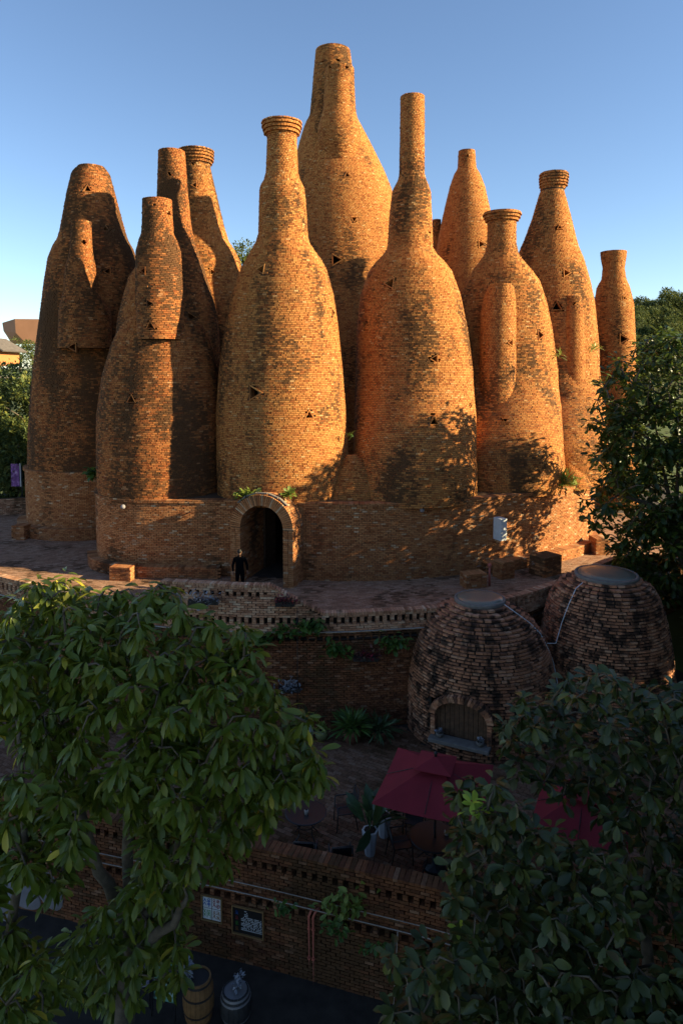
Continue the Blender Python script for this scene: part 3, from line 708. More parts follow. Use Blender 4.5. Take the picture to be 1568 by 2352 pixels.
q = DR.q; fi = np.argsort(q[:, 0])
def drum_front(x):
    m_ = q[:, 1] < 36; xs = q[m_, 0]; o = np.argsort(xs); return np.interp(x, xs[o], q[m_, 1][o])
def reg_t(C):
    k = path_side(TW, C, 0.2) & ((C[:, 1] < drum_front(C[:, 0]) + 0.05) | (C[:, 0] < -11.2) | (C[:, 0] > 13.3))
    k &= ~((C[:, 0] - BO[0]) ** 2 + (C[:, 1] - 38) ** 2 < 3.2 ** 2); k &= abs(C[:, 0] / C[:, 1]) < 0.56
    for vk in (vK1, vK2): k &= (C[:, 0] - vk.cx(-0.0)) ** 2 + (C[:, 1] - vk.Y) ** 2 > float(vk.r(0.0)) ** 2
    return k
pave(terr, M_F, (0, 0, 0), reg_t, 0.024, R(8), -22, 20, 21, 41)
wallt = empty('terrace_wall', (0, 21.5, -3.02), 'tall curved brick retaining wall and pierced parapet in front of the doorway', 'wall')
WO = (0, 21.5, -3.02)
def hole_rows(rows, w_=0.13, pitch_s=0.25):
    def f(s, z, C):
        k = np.zeros(len(s), bool)
        for zc, x0, x1, hh, ps in rows:
            if abs(z - zc) < hh: k |= ((s % ps) < ps * 0.5) & (C[:, 0] > x0) & (C[:, 0] < x1)
        return k
    return f
hr_hi = [(1.5, -6.2, -2.5, 0.083, 0.25, 0.52), (0.62, -30, 30, 0.083, 0.25, 0.52)]; hr_hi2 = [(0.0, -9, 8, 0.083, 0.26, 0.26)]
BU = Bricks(wallt, M_P, WO, limit=300, stuff='parapet_brickwork')
lay_wall(BU, TW, 0.2, lambda x: tw_top(x) - 0.06, depth=0.15, bands=hr_hi, vols=[vK1, vK2], blen=0.25)
# rowlock coping
n = int(TW.len / 0.09); s_ = (np.arange(n) + 0.5) * 0.09; x, y, U, N = TW.at(s_)
C = np.stack([x - N[:, 0] * 0.13, y - N[:, 1] * 0.13, tw_top(x) + 0.01 + RNG.normal(0, 0.003, n)], 1); kk = np.ones(n, bool)
for v_ in (vK1, vK2): kk &= ~v_.inside(C, -0.05)
BU.add(C[kk], U[kk], np.array([0, 0, 1.0]), N[kk], 0.075, 0.30, 0.085)
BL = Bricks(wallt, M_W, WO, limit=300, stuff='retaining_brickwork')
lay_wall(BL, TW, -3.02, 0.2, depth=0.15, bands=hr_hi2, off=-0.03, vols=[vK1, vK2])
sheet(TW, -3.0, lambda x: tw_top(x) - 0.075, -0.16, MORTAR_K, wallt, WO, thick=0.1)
sheet(TW, 0.0, lambda x: tw_top(x) - 0.08, -0.262, M_P, wallt, WO, name='inner_face')
# inner parapet bricks facing the terrace
pin = Path(np.stack([TW.at(np.arange(0, TW.len, 0.2))[0] - TW.at(np.arange(0, TW.len, 0.2))[3][:, 0] * 0.27, TW.at(np.arange(0, TW.len, 0.2))[1] - TW.at(np.arange(0, TW.len, 0.2))[3][:, 1] * 0.27], 1)[::-1], smooth=0)
# ledge slab and the pale conduit
x, y, U, N = TW.at(np.arange(8, TW.s_of_x(5.0), 0.3))
tube_obj('conduit', np.stack([x + N[:, 0] * 0.05, y + N[:, 1] * 0.05, np.full(len(x), 0.27)], 1) - np.array(WO), 0.022, M_PIPE, wallt, 5)
# vertical cable down the wall
p = W(683, 1500, 21.4); tube_obj('cable', [(p[0], 21.38, 1.1 - 0), (p[0], 21.38, -3.02)], 0.012, M_METAL, None, 4)
bpy.data.objects['cable'].parent = wallt; bpy.data.objects['cable'].location = (0, -21.5, 3.02)

# ------------------------------------------------------------------ patio and lower wall
LW = Path([(-16, 18.6), (-9, 16.6), (-6.1, 15.8), (-2, 14.7), (1.9, 13.5), (3.2, 13.0), (7, 12.2), (12, 12)], smooth=4)
V = [[a, b, -3.044] for a, b in LW.q[::6]] + [[22, 12, -3.044], [22, 30, -3.044], [-16, 30, -3.044]]
pat = mesh_np('patio', np.array(V), np.arange(len(V))[None], MORTAR_F); props(pat, 'shaded brick patio with cafe tables between the two walls', kind='structure')
def reg_p(C):
    k = path_side(LW, C, 0.2) & ~path_side(TW, C, -0.05)
    for vk in (vK1, vK2): k &= (C[:, 0] - vk.cx(-2.5)) ** 2 + (C[:, 1] - vk.Y) ** 2 > float(vk.r(-2.5)) ** 2
    return k & (abs(C[:, 0] / C[:, 1]) < 0.54)
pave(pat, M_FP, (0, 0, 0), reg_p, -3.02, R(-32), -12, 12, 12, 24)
wl = empty('patio_wall', (0, 14.1, -5), 'lower mossy brick wall with a row of square holes edging the cafe patio', 'wall')
LO = (0, 14.1, -5.0)
hr_lo = [(-2.52, -20, 20, 0.083, 0.24, 0.5), (-3.40, -20, 20, 0.083, 0.26, 0.4)]
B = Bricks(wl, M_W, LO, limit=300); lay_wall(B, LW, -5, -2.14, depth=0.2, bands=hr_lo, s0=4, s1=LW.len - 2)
n = int(LW.len / 0.12); s_ = (np.arange(n) + 0.5) * 0.12; x, y, U, N = LW.at(s_)
C = np.stack([x - N[:, 0] * 0.16, y - N[:, 1] * 0.16, np.full(n, -2.10)], 1); B.add(C, U, np.array([0, 0, 1.0]), N, 0.105, 0.36, 0.06)
sheet(LW, -5.2, -2.14, -0.22, MORTAR_K, wl, LO, thick=0.1)
x, y, U, N = LW.at(np.arange(4, LW.len - 2, 0.4))
tube_obj('conduit', np.stack([x + N[:, 0] * 0.06, y + N[:, 1] * 0.06, np.full(len(x), -2.98)], 1) - np.array(LO), 0.011, M_PIPE, wl, 5)
tube_obj('conduit', np.stack([x + N[:, 0] * 0.1, y + N[:, 1] * 0.1, np.full(len(x), -3.18)], 1) - np.array(LO), 0.013, M_PIPE, wl, 5)

# ------------------------------------------------------------------ kilns
def kiln(vol, label, vents, door=None):
    org = (float(vol.cx(-3.02)), vol.Y, -3.02)
    t = empty('brick_kiln', org, label, 'kiln', 'small domed kilns on the patio')
    B = Bricks(t, M_K, org)
    if door:
        dp, hw, zb, zt = door; save = vol
    z = -3.02 + 0.05; k = 0; pitch = 0.094; zsil, zspr = -2.42, -1.77
    while z < vol.z1 - 0.02:
        r = float(vol.r(z)); cx = float(vol.cx(z)); n = max(10, int(round(2 * math.pi * r / 0.245)))
        a = (np.arange(n) + 0.5 * (k % 2)) * 2 * math.pi / n + RNG.normal(0, 0.008, n)
        N = np.stack([np.cos(a), np.sin(a), 0 * a], 1); U = np.stack([np.sin(a), -np.cos(a), 0 * a], 1)
        rj = r + RNG.normal(0, 0.006, n); C = np.stack([cx + rj * N[:, 0], vol.Y + rj * N[:, 1], np.full(n, z)], 1)
        C[:, 2] += RNG.normal(0, 0.0015, n)
        v = CAM - C; v /= np.linalg.norm(v, axis=1)[:, None]; keep = (N * v).sum(1) > -0.3
        if door:
            x_, y_, f_ = project(C); dx = (x_ - 1057) / 72.0
            keep &= ~((abs(dx) < 1) & (z > zsil) & (z < zspr + 0.55 * np.sqrt(np.clip(1 - dx ** 2, 0, 1)) + 0.12) & (C[:, 1] < vol.Y))
        dn, up_ = float(vol.r(z - pitch)), float(vol.r(z + pitch))
        B.add(C[keep], U[keep], N[keep], np.array([0, 0, 1.0]), 2 * math.pi * r / n - 0.026 - RNG.random(keep.sum()) * 0.02, pitch - 0.034, 0.12 + max(0, (dn - up_) / 2))
        z += pitch; k += 1
    # core without the door bay
    nz = 30; seg = 64; zs = np.linspace(-3.02, vol.z1, nz); V = []
    for z in zs:
        r = max(0.1, float(vol.r(z)) - 0.055 - abs(float(vol.r(z + .1) - vol.r(z - .1))) / 0.2 * 0.055); a = np.arange(seg) * 2 * math.pi / seg
        V.append(np.stack([float(vol.cx(z)) + r * np.cos(a), vol.Y + r * np.sin(a), np.full(seg, z)], 1))
    V = np.concatenate(V); i, j = np.meshgrid(np.arange(nz - 1), np.arange(seg), indexing='ij'); i = i.ravel(); j = j.ravel()
    F = np.stack([i * seg + j, i * seg + (j + 1) % seg, (i + 1) * seg + (j + 1) % seg, (i + 1) * seg + j], 1); cen = V[F].mean(1); keep = np.ones(len(F), bool)
    if door:
        x_, y_, f_ = project(cen); keep = ~((abs(x_ - 1057) < 66) & (cen[:, 2] > zsil + 0.0) & (cen[:, 2] < -1.27) & (cen[:, 1] < vol.Y))
    mesh_np('mortar_core', V - np.array(org), F[keep], MORTAR_K, t)
    # skylight
    r = float(vol.r(vol.z1 - 0.02)); c = (float(vol.cx(vol.z1)) - org[0], 0, vol.z1 + 3.02)
    bm = bmesh.new(); a_lathe(bm, [(r * 0.98, -0.12), (r * 1.0, 0.02), (r * 0.98, 0.06), (r * 0.9, 0.06), (r * 0.9, 0.02)], 40, c); bm_obj('skylight_rim', bm, M_STONE, t, True)
    bm = bmesh.new(); a_lathe(bm, [(r * 0.9, 0.02), (r * 0.89, 0.06), (r * 0.6, 0.10), (r * 0.2, 0.115)], 40, c); bm_obj('skylight', bm, GLASS, t, True)
    return t, org
k1, o1 = kiln(vK1, 'left domed brick kiln with an arched plank window and glass skylight', [], door=(0, 0, 0, 0))
k2, o2 = kiln(vK2, 'right domed brick kiln with a pale glass lid, beside the terrace wall', [])
# plank window on kiln 1
h = hit(1057, 1690, [vK1]); P = h[1].copy(); P[2] = -2.1; nn = np.array([P[0] - vK1.cx(P[2]), P[1] - 22.0, 0]); nn /= np.linalg.norm(nn); uu = np.array([-nn[1], nn[0], 0]); uu = uu if uu[0] > 0 else -uu
win = empty('plank_window', tuple(P - nn * 0.12 - np.array(o1))); win.parent = k1
wz0, hwid = -2.42 - P[2], 0.80
bm = bmesh.new(); a_box(bm, (0, 0, 0), (1, 1, 1)); bm.free()
npl = 11
for i in range(npl):
    xx = -hwid + (i + 0.5) * 2 * hwid / npl; top = -1.77 + 0.52 * math.sqrt(max(0, 1 - (xx / hwid) ** 2)) - P[2]
    bm = bmesh.new(); a_box(bm, (xx, random.uniform(-.01, .01) - 0.0, (wz0 + top) / 2 + 0.02), (2 * hwid / npl - 0.012, 0.04, top - wz0))
    o = bm_obj('plank', bm, M_WOOD, win); o.matrix_basis = Matrix(((uu[0], -nn[0], 0, 0), (uu[1], -nn[1], 0, 0), (0, 0, 1, 0), (0, 0, 0, 1)))
o = None
bm = bmesh.new(); a_box(bm, (0, 0.05, -0.3), (2 * hwid + 0.1, 0.03, 2.0)); o = bm_obj('backing', bm, M_DARKIN, win); o.matrix_basis = Matrix(((uu[0], -nn[0], 0, 0), (uu[1], -nn[1], 0, 0), (0, 0, 1, 0), (0, 0, 0, 1)))
bm = bmesh.new(); a_box(bm, (0, -0.22, wz0 - 0.06), (2 * hwid + 0.25, 0.42, 0.12)); o = bm_obj('sill', bm, M_STONE, win, bevel=0.015); o.matrix_basis = Matrix(((uu[0], -nn[0], 0, 0), (uu[1], -nn[1], 0, 0), (0, 0, 1, 0), (0, 0, 0, 1)))
KB = Bricks(k1, M_K, o1, limit=60, name='arch_brick', stuff='arch_brickwork'); ctr = P + np.array([0, 0, -1.78 - P[2]])
for kq in range(26):
    a = R(4 + 172 * (kq + 0.5) / 26); rad = uu * math.cos(a) * 0.9 + np.array([0, 0, 0.60 * math.sin(a)]); rd = rad / np.linalg.norm(rad); tn = np.cross(nn, rd)
    KB.add((ctr + rad + nn * (0.06 + 0.0))[None], tn, nn, rd, 0.085, 0.2, 0.3)
for sg in (-1, 1):
    for kq in range(7):
        KB.add((P * 1.0 + np.array([0, 0, -2.38 + kq * 0.09 - P[2]]) + uu * sg * 0.87 + nn * 0.03)[None], uu, nn, np.array([0, 0, 1.0]), 0.13, 0.075, 0.25)

# ------------------------------------------------------------------ ground and far land
xs = np.r_[np.linspace(-900, -60, 15), np.linspace(-55, 55, 56), np.linspace(60, 900, 15)]; ys = np.r_[np.linspace(-60, 0, 8), np.linspace(2, 80, 40), np.linspace(90, 1500, 25)]
X, Y = np.meshgrid(xs, ys, indexing='ij')
sm = lambda t: np.clip(t, 0, 1) ** 2 * (3 - 2 * np.clip(t, 0, 1))
Z = -5.02 + 4.6 * sm((Y - 23) / 8) + 7.0 * sm((X - 12) / 6) * (1 - sm((Y - 23) / 8))  # unseen bank at the right raised to keep low sun off the yard
Z += 18.5 * np.exp(-(((X - 90) / 80) ** 2 + ((Y - 170) / 60) ** 2)) + 12 * sm((Y - 500) / 500) * (X > -2000)
Z -= 3.0 * sm((-X - 20) / 10) * sm((Y - 30) / 5) * (1 - sm((Y - 70) / 30))
nx, ny = X.shape; V = np.stack([X.ravel(), Y.ravel(), Z.ravel()], 1)
i, j = np.meshgrid(np.arange(nx - 1), np.arange(ny - 1), indexing='ij'); i = i.ravel(); j = j.ravel()
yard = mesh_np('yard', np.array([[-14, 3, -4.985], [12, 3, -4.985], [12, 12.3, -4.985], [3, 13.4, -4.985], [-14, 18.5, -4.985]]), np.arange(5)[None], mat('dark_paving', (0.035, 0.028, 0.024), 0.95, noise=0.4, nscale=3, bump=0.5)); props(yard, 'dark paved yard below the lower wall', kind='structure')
g = mesh_np('ground', V, np.stack([i * ny + j, (i + 1) * ny + j, (i + 1) * ny + j + 1, i * ny + j + 1], 1), M_GRASS, smooth=True); props(g, 'grassy ground round the terraces and hills', kind='structure')
def ground_z(x, y):
    z = -5.02 + 4.6 * float(sm(np.array((y - 23) / 8))) + 7.0 * float(sm(np.array((x - 12) / 6))) * (1 - float(sm(np.array((y - 23) / 8))))
    z += 18.5 * math.exp(-(((x - 90) / 80) ** 2 + ((y - 170) / 60) ** 2)) 
    z -= 3.0 * float(sm(np.array((-x - 20) / 10)) * sm(np.array((y - 30) / 5)) * (1 - sm(np.array((y - 70) / 30))))
    return z

# ------------------------------------------------------------------ leaves
def leaf_template(wd=0.34, bend=0.25, fold=0.06, obov=True):
    t = [0, 0.22, 0.5, 0.78, 1.0]; w_ = [0.03, 0.10, 0.155, 0.15, 0.0] if obov else [0.03, 0.13, 0.17, 0.11, 0.0]
    V = []; F = []
    for k, (a, b_) in enumerate(zip(t, w_)):
        b_ = b_ * wd / 0.34; zc = -bend * a * a
        if k < 4: V += [(a, -b_, zc + fold * b_ * 6), (a, 0, zc), (a, b_, zc + fold * b_ * 6)]
        else: V += [(a, 0, zc)]
    for k in range(3):
        i = 3 * k; F += [(i, i + 3, i + 4, i + 1), (i + 1, i + 4, i + 5, i + 2)]
    T = [(9, 12, 10), (10, 12, 11)]
    return np.array(V), np.array(F), np.array(T)
LT_LONG = leaf_template(0.36, 0.30); LT_ROUND = leaf_template(0.52, 0.15); LT_THIN = leaf_template(0.16, 0.5, 0.02, False)
LT_SMALL = (np.array([(0, 0, 0), (0.5, -0.25, 0.04), (1, 0, -0.1), (0.5, 0.25, 0.04)]), np.array([(0, 1, 2, 3)]), np.zeros((0, 3), int))
ALL_L = []
class Leaves:
    def __init__(self, root, m, origin, tmpl, limit=300, stuff='crown', name='leaf'):
        self.root, self.m, self.o, self.t, self.limit, self.stuff, self.name = root, m, np.array(origin, float), tmpl, limit, stuff, name
        self.P, self.M = [], []; ALL_L.append(self)
    def add(self, P, D, L, roll=None):
        """P base points, D unit directions, L lengths"""
        n = len(P); D = D / np.linalg.norm(D, axis=1)[:, None]
        up = np.array([0, 0, 1.0]) + RNG.normal(0, 0.35, (n, 3)); Y_ = np.cross(up, D); Y_ /= np.linalg.norm(Y_, axis=1)[:, None] + 1e-9
        Z_ = np.cross(D, Y_); M = np.stack([D, Y_, Z_], 2) * np.asarray(L).reshape(-1, 1, 1)
        self.P.append(np.asarray(P)); self.M.append(M)
def whorls(Lv, centres, k=16, length=0.26, droop=0.35, spread=0.12):
    for c in centres:
        n = int(k * random.uniform(0.75, 1.25)); a = np.arange(n) * 2.399 + random.random() * 6; el = RNG.uniform(-1.0, 0.8, n) - droop
        D = np.stack([np.cos(a) * np.cos(el), np.sin(a) * np.cos(el), np.sin(el)], 1)
        P = np.array(c) + D * RNG.uniform(0.01, spread, n)[:, None] + np.stack([0 * a, 0 * a, RNG.uniform(-0.1, 0.12, n)], 1)
        Lv.add(P, D, length * RNG.uniform(0.7, 1.2, n))
def flush_leaves():
    for lv in ALL_L:
        lv.P = np.concatenate(lv.P); lv.M = np.concatenate(lv.M)
    for lv in ALL_L:
        if lv.limit: zb_add(lv.P + lv.M[:, :, 0] * 0.5)
def build_leaves():
    for lv in ALL_L:
        V0, Q, T = lv.t; P, M = lv.P, lv.M; n = len(P); keep = np.ones(n, bool)
        if lv.limit:
            mid = P + M[:, :, 0] * 0.5; d = np.linalg.norm(mid - CAM, axis=1); v = (CAM - mid) / d[:, None]
            nz = M[:, :, 2] / np.linalg.norm(M[:, :, 2], axis=1)[:, None]; sc = np.linalg.norm(M[:, :, 0], axis=1) ** 2 * (0.25 + abs((nz * v).sum(1))) / d ** 2
            sc = sc * visible(mid, 0.25); idx = np.argsort(-sc)[:lv.limit]; idx = idx[sc[idx] > 0]
            me = bpy.data.meshes.new('leaf'); me.from_pydata([tuple(a) for a in V0], [], [tuple(int(i) for i in f) for f in Q] + [tuple(int(i) for i in f) for f in T]); me.materials.append(lv.m); me.polygons.foreach_set('use_smooth', [True] * len(me.polygons))
            for i in idx:
                o = bpy.data.objects.new(lv.name, me); COL.objects.link(o); o.parent = lv.root; m_ = M[i]; c = P[i] - lv.o
                o.matrix_basis = Matrix([(*m_[r_], c[r_]) for r_ in range(3)] + [(0, 0, 0, 1)])
            keep[idx] = False
        P, M = P[keep], M[keep]; n = len(P)
        if not n: continue
        V = np.einsum('nij,kj->nki', M, V0) + P[:, None] - lv.o; off = (np.arange(n) * len(V0))[:, None, None]
        Fs = [(Q[None] + off).reshape(-1, 4)]; r0 = RNG.random(n); rn = [np.repeat(r0, len(Q))]
        if len(T): Fs.append((T[None] + off).reshape(-1, 3)); rn.append(np.repeat(r0, len(T)))
        o = mesh_np(lv.stuff, V.reshape(-1, 3), Fs, lv.m, lv.root, rnd=np.concatenate(rn), smooth=True)
        if lv.stuff != 'crown' or lv.limit: o['kind'] = 'stuff'
def in_poly(px, py, poly):
    c = False; j = len(poly) - 1
    for i in range(len(poly)):
        if (poly[i][1] > py) != (poly[j][1] > py) and px < (poly[j][0] - poly[i][0]) * (py - poly[i][1]) / (poly[j][1] - poly[i][1]) + poly[i][0]: c = not c
        j = i
    return c
def clumps(poly, spacing, depth, holes=(), tries=9000, jit=0.6):
    out = []; xs_ = [p[0] for p in poly]; ys_ = [p[1] for p in poly]
    for _ in range(tries):
        px, py = random.uniform(min(xs_), max(xs_)), random.uniform(min(ys_), max(ys_))
        if not in_poly(px, py, poly) or any(a < px < c and b < py < d for a, b, c, d in holes): continue
        if any((px - q_[0]) ** 2 + (py - q_[1]) ** 2 < spacing ** 2 for q_ in out): continue
        out.append((px, py))
    return [W(px, py, depth(px, py) + random.uniform(-jit, jit)) for px, py in out], out
def limb_tree(name, label, cat, base, forks, cl, lv_args, trunk_r=0.2, group=None, twig_r=0.018):
    t = empty(name, tuple(base), label, cat, group); b = np.array(base); bm = bmesh.new()
    nodes = []
    for f in forks:        # each fork: list of world points starting at base
        pts = [b] + [np.array(p_) for p_ in f]; m_ = len(pts)
        dens = []
        for a, c in zip(pts, pts[1:]):
            for u in np.linspace(0, 1, 5)[:-1]: dens.append(a + (c - a) * u + RNG.normal(0, 0.02, 3) * (len(dens) > 0))
        dens.append(pts[-1]); rr = np.linspace(trunk_r, 0.035, len(dens)); a_tube(bm, [Vector(p_ - b) for p_ in dens], rr, 8); nodes += dens[4:]
    bm_obj('trunk', bm, M_BARK, t, True)
    bm = bmesh.new(); nodes = np.array(nodes)
    order = sorted(cl, key=lambda c: np.min(np.linalg.norm(nodes - c, axis=1)))
    for c in order:
        k = np.argmin(np.linalg.norm(nodes - c, axis=1) + 0.3 * np.maximum(0, nodes[:, 2] - c[2])); a = nodes[k]; mid = (a + c) / 2 + np.array([0, 0, 0.1]) + RNG.normal(0, 0.04, 3)
        a_tube(bm, [Vector(a - b), Vector(mid - b), Vector(c - b)], [twig_r * 1.5, twig_r, twig_r * 0.6], 4); nodes = np.vstack([nodes, mid[None], c[None]])
    bm_obj('branches', bm, M_BARK, t, True)['kind'] = 'stuff'
    return t
# left big-leaved tree
polyA = [(-40, 1420), (0, 1400), (40, 1385), (80, 1345), (130, 1322), (190, 1335), (225, 1375), (280, 1340), (320, 1385), (380, 1345), (425, 1385), (440, 1420), (500, 1440), (555, 1440), (575, 1490), (610, 1550), (650, 1610), (700, 1650), (735, 1760), (720, 1810), (660, 1830), (600, 1880), (560, 1960), (560, 1950), (500, 1985), (430, 2000), (420, 2060), (430, 2170), (440, 2200), (400, 2250), (340, 2270), (280, 2300), (180, 2300), (130, 2230), (190, 2130), (270, 2060), (330, 1990), (340, 1930), (290, 1870), (160, 1840), (60, 1700), (-40, 1680)]
holesA = [(215, 1640, 318, 1742), (0, 1620, 40, 1800), (165, 1835, 300, 1990), (360, 1880, 420, 1960)]
dA = lambda px, py: 11.6 - 1.5 * math.sin(max(0, min(1, (py - 1320) / 900)) * 3.14) + 0.9 * abs(px - 350) / 400
clA, _ = clumps(polyA, 38, dA, holesA, jit=0.45)
clA2, _ = clumps(polyA, 42, lambda x_, y_: dA(x_, y_) + 1.1, holesA, 5000)
tb = (W(270, 2340, 11.8)[0], 11.8, -5.0)
fk = [[W(300, 2130, 11.8), W(290, 1800, 12), W(310, 1560, 12)], [W(300, 2130, 11.8), W(230, 2000, 11.6), W(165, 1800, 11.6), W(150, 1500, 11.8)], [W(300, 2130, 11.8), W(420, 1930, 11.5), W(520, 1700, 11.5), W(480, 1540, 11.6)], [W(300, 2130, 11.8), W(460, 2010, 11.3), W(620, 1760, 11.2)], [W(290, 2200, 11.6), W(400, 2120, 11), W(430, 2060, 10.7)]]
tA = limb_tree('broadleaf_tree', 'large left tree with drooping rosettes of long green leaves, its tip sunlit', 'tree', tb, fk, clA, None, 0.17)
lv = Leaves(tA, L_LEFT, tb, LT_LONG); whorls(lv, clA, 30, 0.28, 0.5, 0.17); whorls(lv, clA2, 26, 0.27, 0.5, 0.2)
polyB = [(0, 1790), (60, 1785), (130, 1820), (170, 1880), (190, 1930), (170, 2010), (120, 2040), (60, 2000), (0, 1990), (0, 2110), (60, 2140), (110, 2200), (130, 2290), (90, 2352), (-60, 2352), (-60, 1800)]
clB, _ = clumps(polyB, 36, lambda x_, y_: 10.0); tbB = (W(-10, 2352, 10.6)[0], 10.6, -5.0)
tB = limb_tree('broadleaf_tree', 'smaller left tree cut by the photo edge with yellowish green leaves', 'tree', tbB, [[W(10, 2200, 10.6), W(60, 1960, 10.3), W(40, 1650, 10.8)], [W(10, 2200, 10.6), W(40, 2180, 10.2)]], clB, None, 0.12)
lv = Leaves(tB, L_LEFT, tbB, LT_LONG, limit=200); whorls(lv, clB, 30, 0.27, 0.5, 0.17)
clE, _ = clumps([(0, 1500), (35, 1520), (45, 1580), (20, 1620), (-60, 1600), (-60, 1480)], 34, lambda x_, y_: 10.8); whorls(lv, clE, 26, 0.26, 0.5)
# right dark trees
polyC = [(1145, 1700), (1190, 1610), (1260, 1610), (1300, 1560), (1380, 1545), (1450, 1590), (1568, 1570), (1640, 1600), (1640, 2060), (1500, 2040), (1430, 1990), (1400, 1900), (1370, 1850), (1280, 1830), (1200, 1790)]
clC, _ = clumps(polyC, 36, lambda x_, y_: 12.2 - 1.2 * (x_ - 1145) / 450, [(1230, 1800, 1262, 1880)]); tbC = (W(1500, 2300, 11.5)[0], 11.5, -4.6)
tC = limb_tree('round_leaved_tree', 'dark round-leaved tree in front of the right kiln', 'tree', tbC, [[W(1480, 2100, 11.5), W(1400, 1850, 12), W(1300, 1680, 12)], [W(1480, 2100, 11.5), W(1500, 1800, 11.3)]], clC, None, 0.13)
lv = Leaves(tC, L_RIGHT, tbC, LT_ROUND); whorls(lv, clC, 20, 0.24, 0.25); clC2, _ = clumps(polyC, 60, lambda x_, y_: 12.6, (), 3000); whorls(lv, clC2, 16, 0.24, 0.25)
polyD = [(1055, 1800), (1130, 1785), (1180, 1850), (1250, 1900), (1330, 1930), (1420, 2000), (1480, 2060), (1640, 2080), (1640, 2400), (1260, 2400), (1160, 2260), (1120, 2210), (1060, 2130), (1035, 2030), (1045, 1900)]
clD, _ = clumps(polyD, 38, lambda x_, y_: 10.6 - 1.2 * (y_ - 1785) / 500, [(1440, 2060, 1640, 2240)]); tbD = (W(1330, 2400, 10.8)[0], 10.8, -5.0)
tD = limb_tree('round_leaved_tree', 'dark bushy tree at lower right covering the patio wall, with one bright new shoot', 'tree', tbD, [[W(1300, 2250, 10.6), W(1180, 2050, 10.6), W(1110, 1880, 10.7)], [W(1300, 2250, 10.6), W(1350, 2150, 10), W(1450, 2200, 10)]], clD, None, 0.12)
lv = Leaves(tD, L_RIGHT, tbD, LT_ROUND); whorls(lv, clD, 20, 0.24, 0.3); clD2, _ = clumps(polyD, 52, lambda x_, y_: 11.3, (), 3000); whorls(lv, clD2, 16, 0.24, 0.25)
lv2 = Leaves(tD, L_NEW, tbD, LT_ROUND, limit=40, stuff='new_shoot', name='fresh_leaf')
whorls(lv2, [W(1085, 1850, 10.0), W(1105, 1865, 10.0)], 9, 0.2, -0.5, 0.05); whorls(lv2, [W(1052, 2125, 9.8)], 4, 0.18, 0.4, 0.04)
polyE = [(900, 2190), (980, 2150), (1050, 2180), (1120, 2230), (1250, 2260), (1568, 2240), (1640, 2240), (1640, 2400), (890, 2400)]
clE2, _ = clumps(polyE, 40, lambda x_, y_: 9.6, [(1290, 2180, 1450, 2260)]); tbE = (W(1150, 2400, 9.8)[0], 9.8, -5.0)
tE = limb_tree('round_leaved_tree', 'dim grey-green shrub tree along the bottom edge at the right', 'tree', tbE, [[W(1150, 2330, 9.7), W(1000, 2260, 9.7)], [W(1150, 2330, 9.7), W(1350, 2300, 9.6)]], clE2, None, 0.1)
lv = Leaves(tE, L_RIGHT, tbE, LT_ROUND, limit=200); whorls(lv, clE2, 19, 0.25, 0.2)
# right middle tree, half lit
def crown_points(c, rad, n, shell=0.55):
    out = []
    for _ in range(n):
        d = RNG.normal(0, 1, 3); d /= np.linalg.norm(d); out.append(np.array(c) + d * np.array(rad) * (shell + (1 - shell) * random.random() ** 0.5))
    return out
tbF = (15.2, 26.2, -3.02)
cF = crown_points((13.5, 27.0, 6.2), (3.4, 3.4, 4.3), 400) + crown_points((11.0, 25.6, 3.7), (2.0, 1.9, 1.3), 48) + crown_points((11.8, 26.0, 6.3), (1.8, 1.8, 1.5), 60) + crown_points((13.6, 25.6, 1.6), (3.2, 2.2, 1.9), 240)
tF = limb_tree('glossy_leaved_tree', 'bushy tree at the right edge in front of the towers, top leaves in the sun', 'tree', tbF, [[(13, 26.2, 2), (13.4, 27, 6.5)], [(13, 26, 2), (11.8, 25.6, 3.6), (10.4, 25.4, 4.0)], [(13, 26, 2), (12, 25.8, 6.2)], [(13, 26, 3), (14.8, 27, 7)]], cF, None, 0.22, twig_r=0.03)
lv = Leaves(tF, L_MID, tbF, LT_ROUND); whorls(lv, cF, 22, 0.29, 0.1, 0.4)
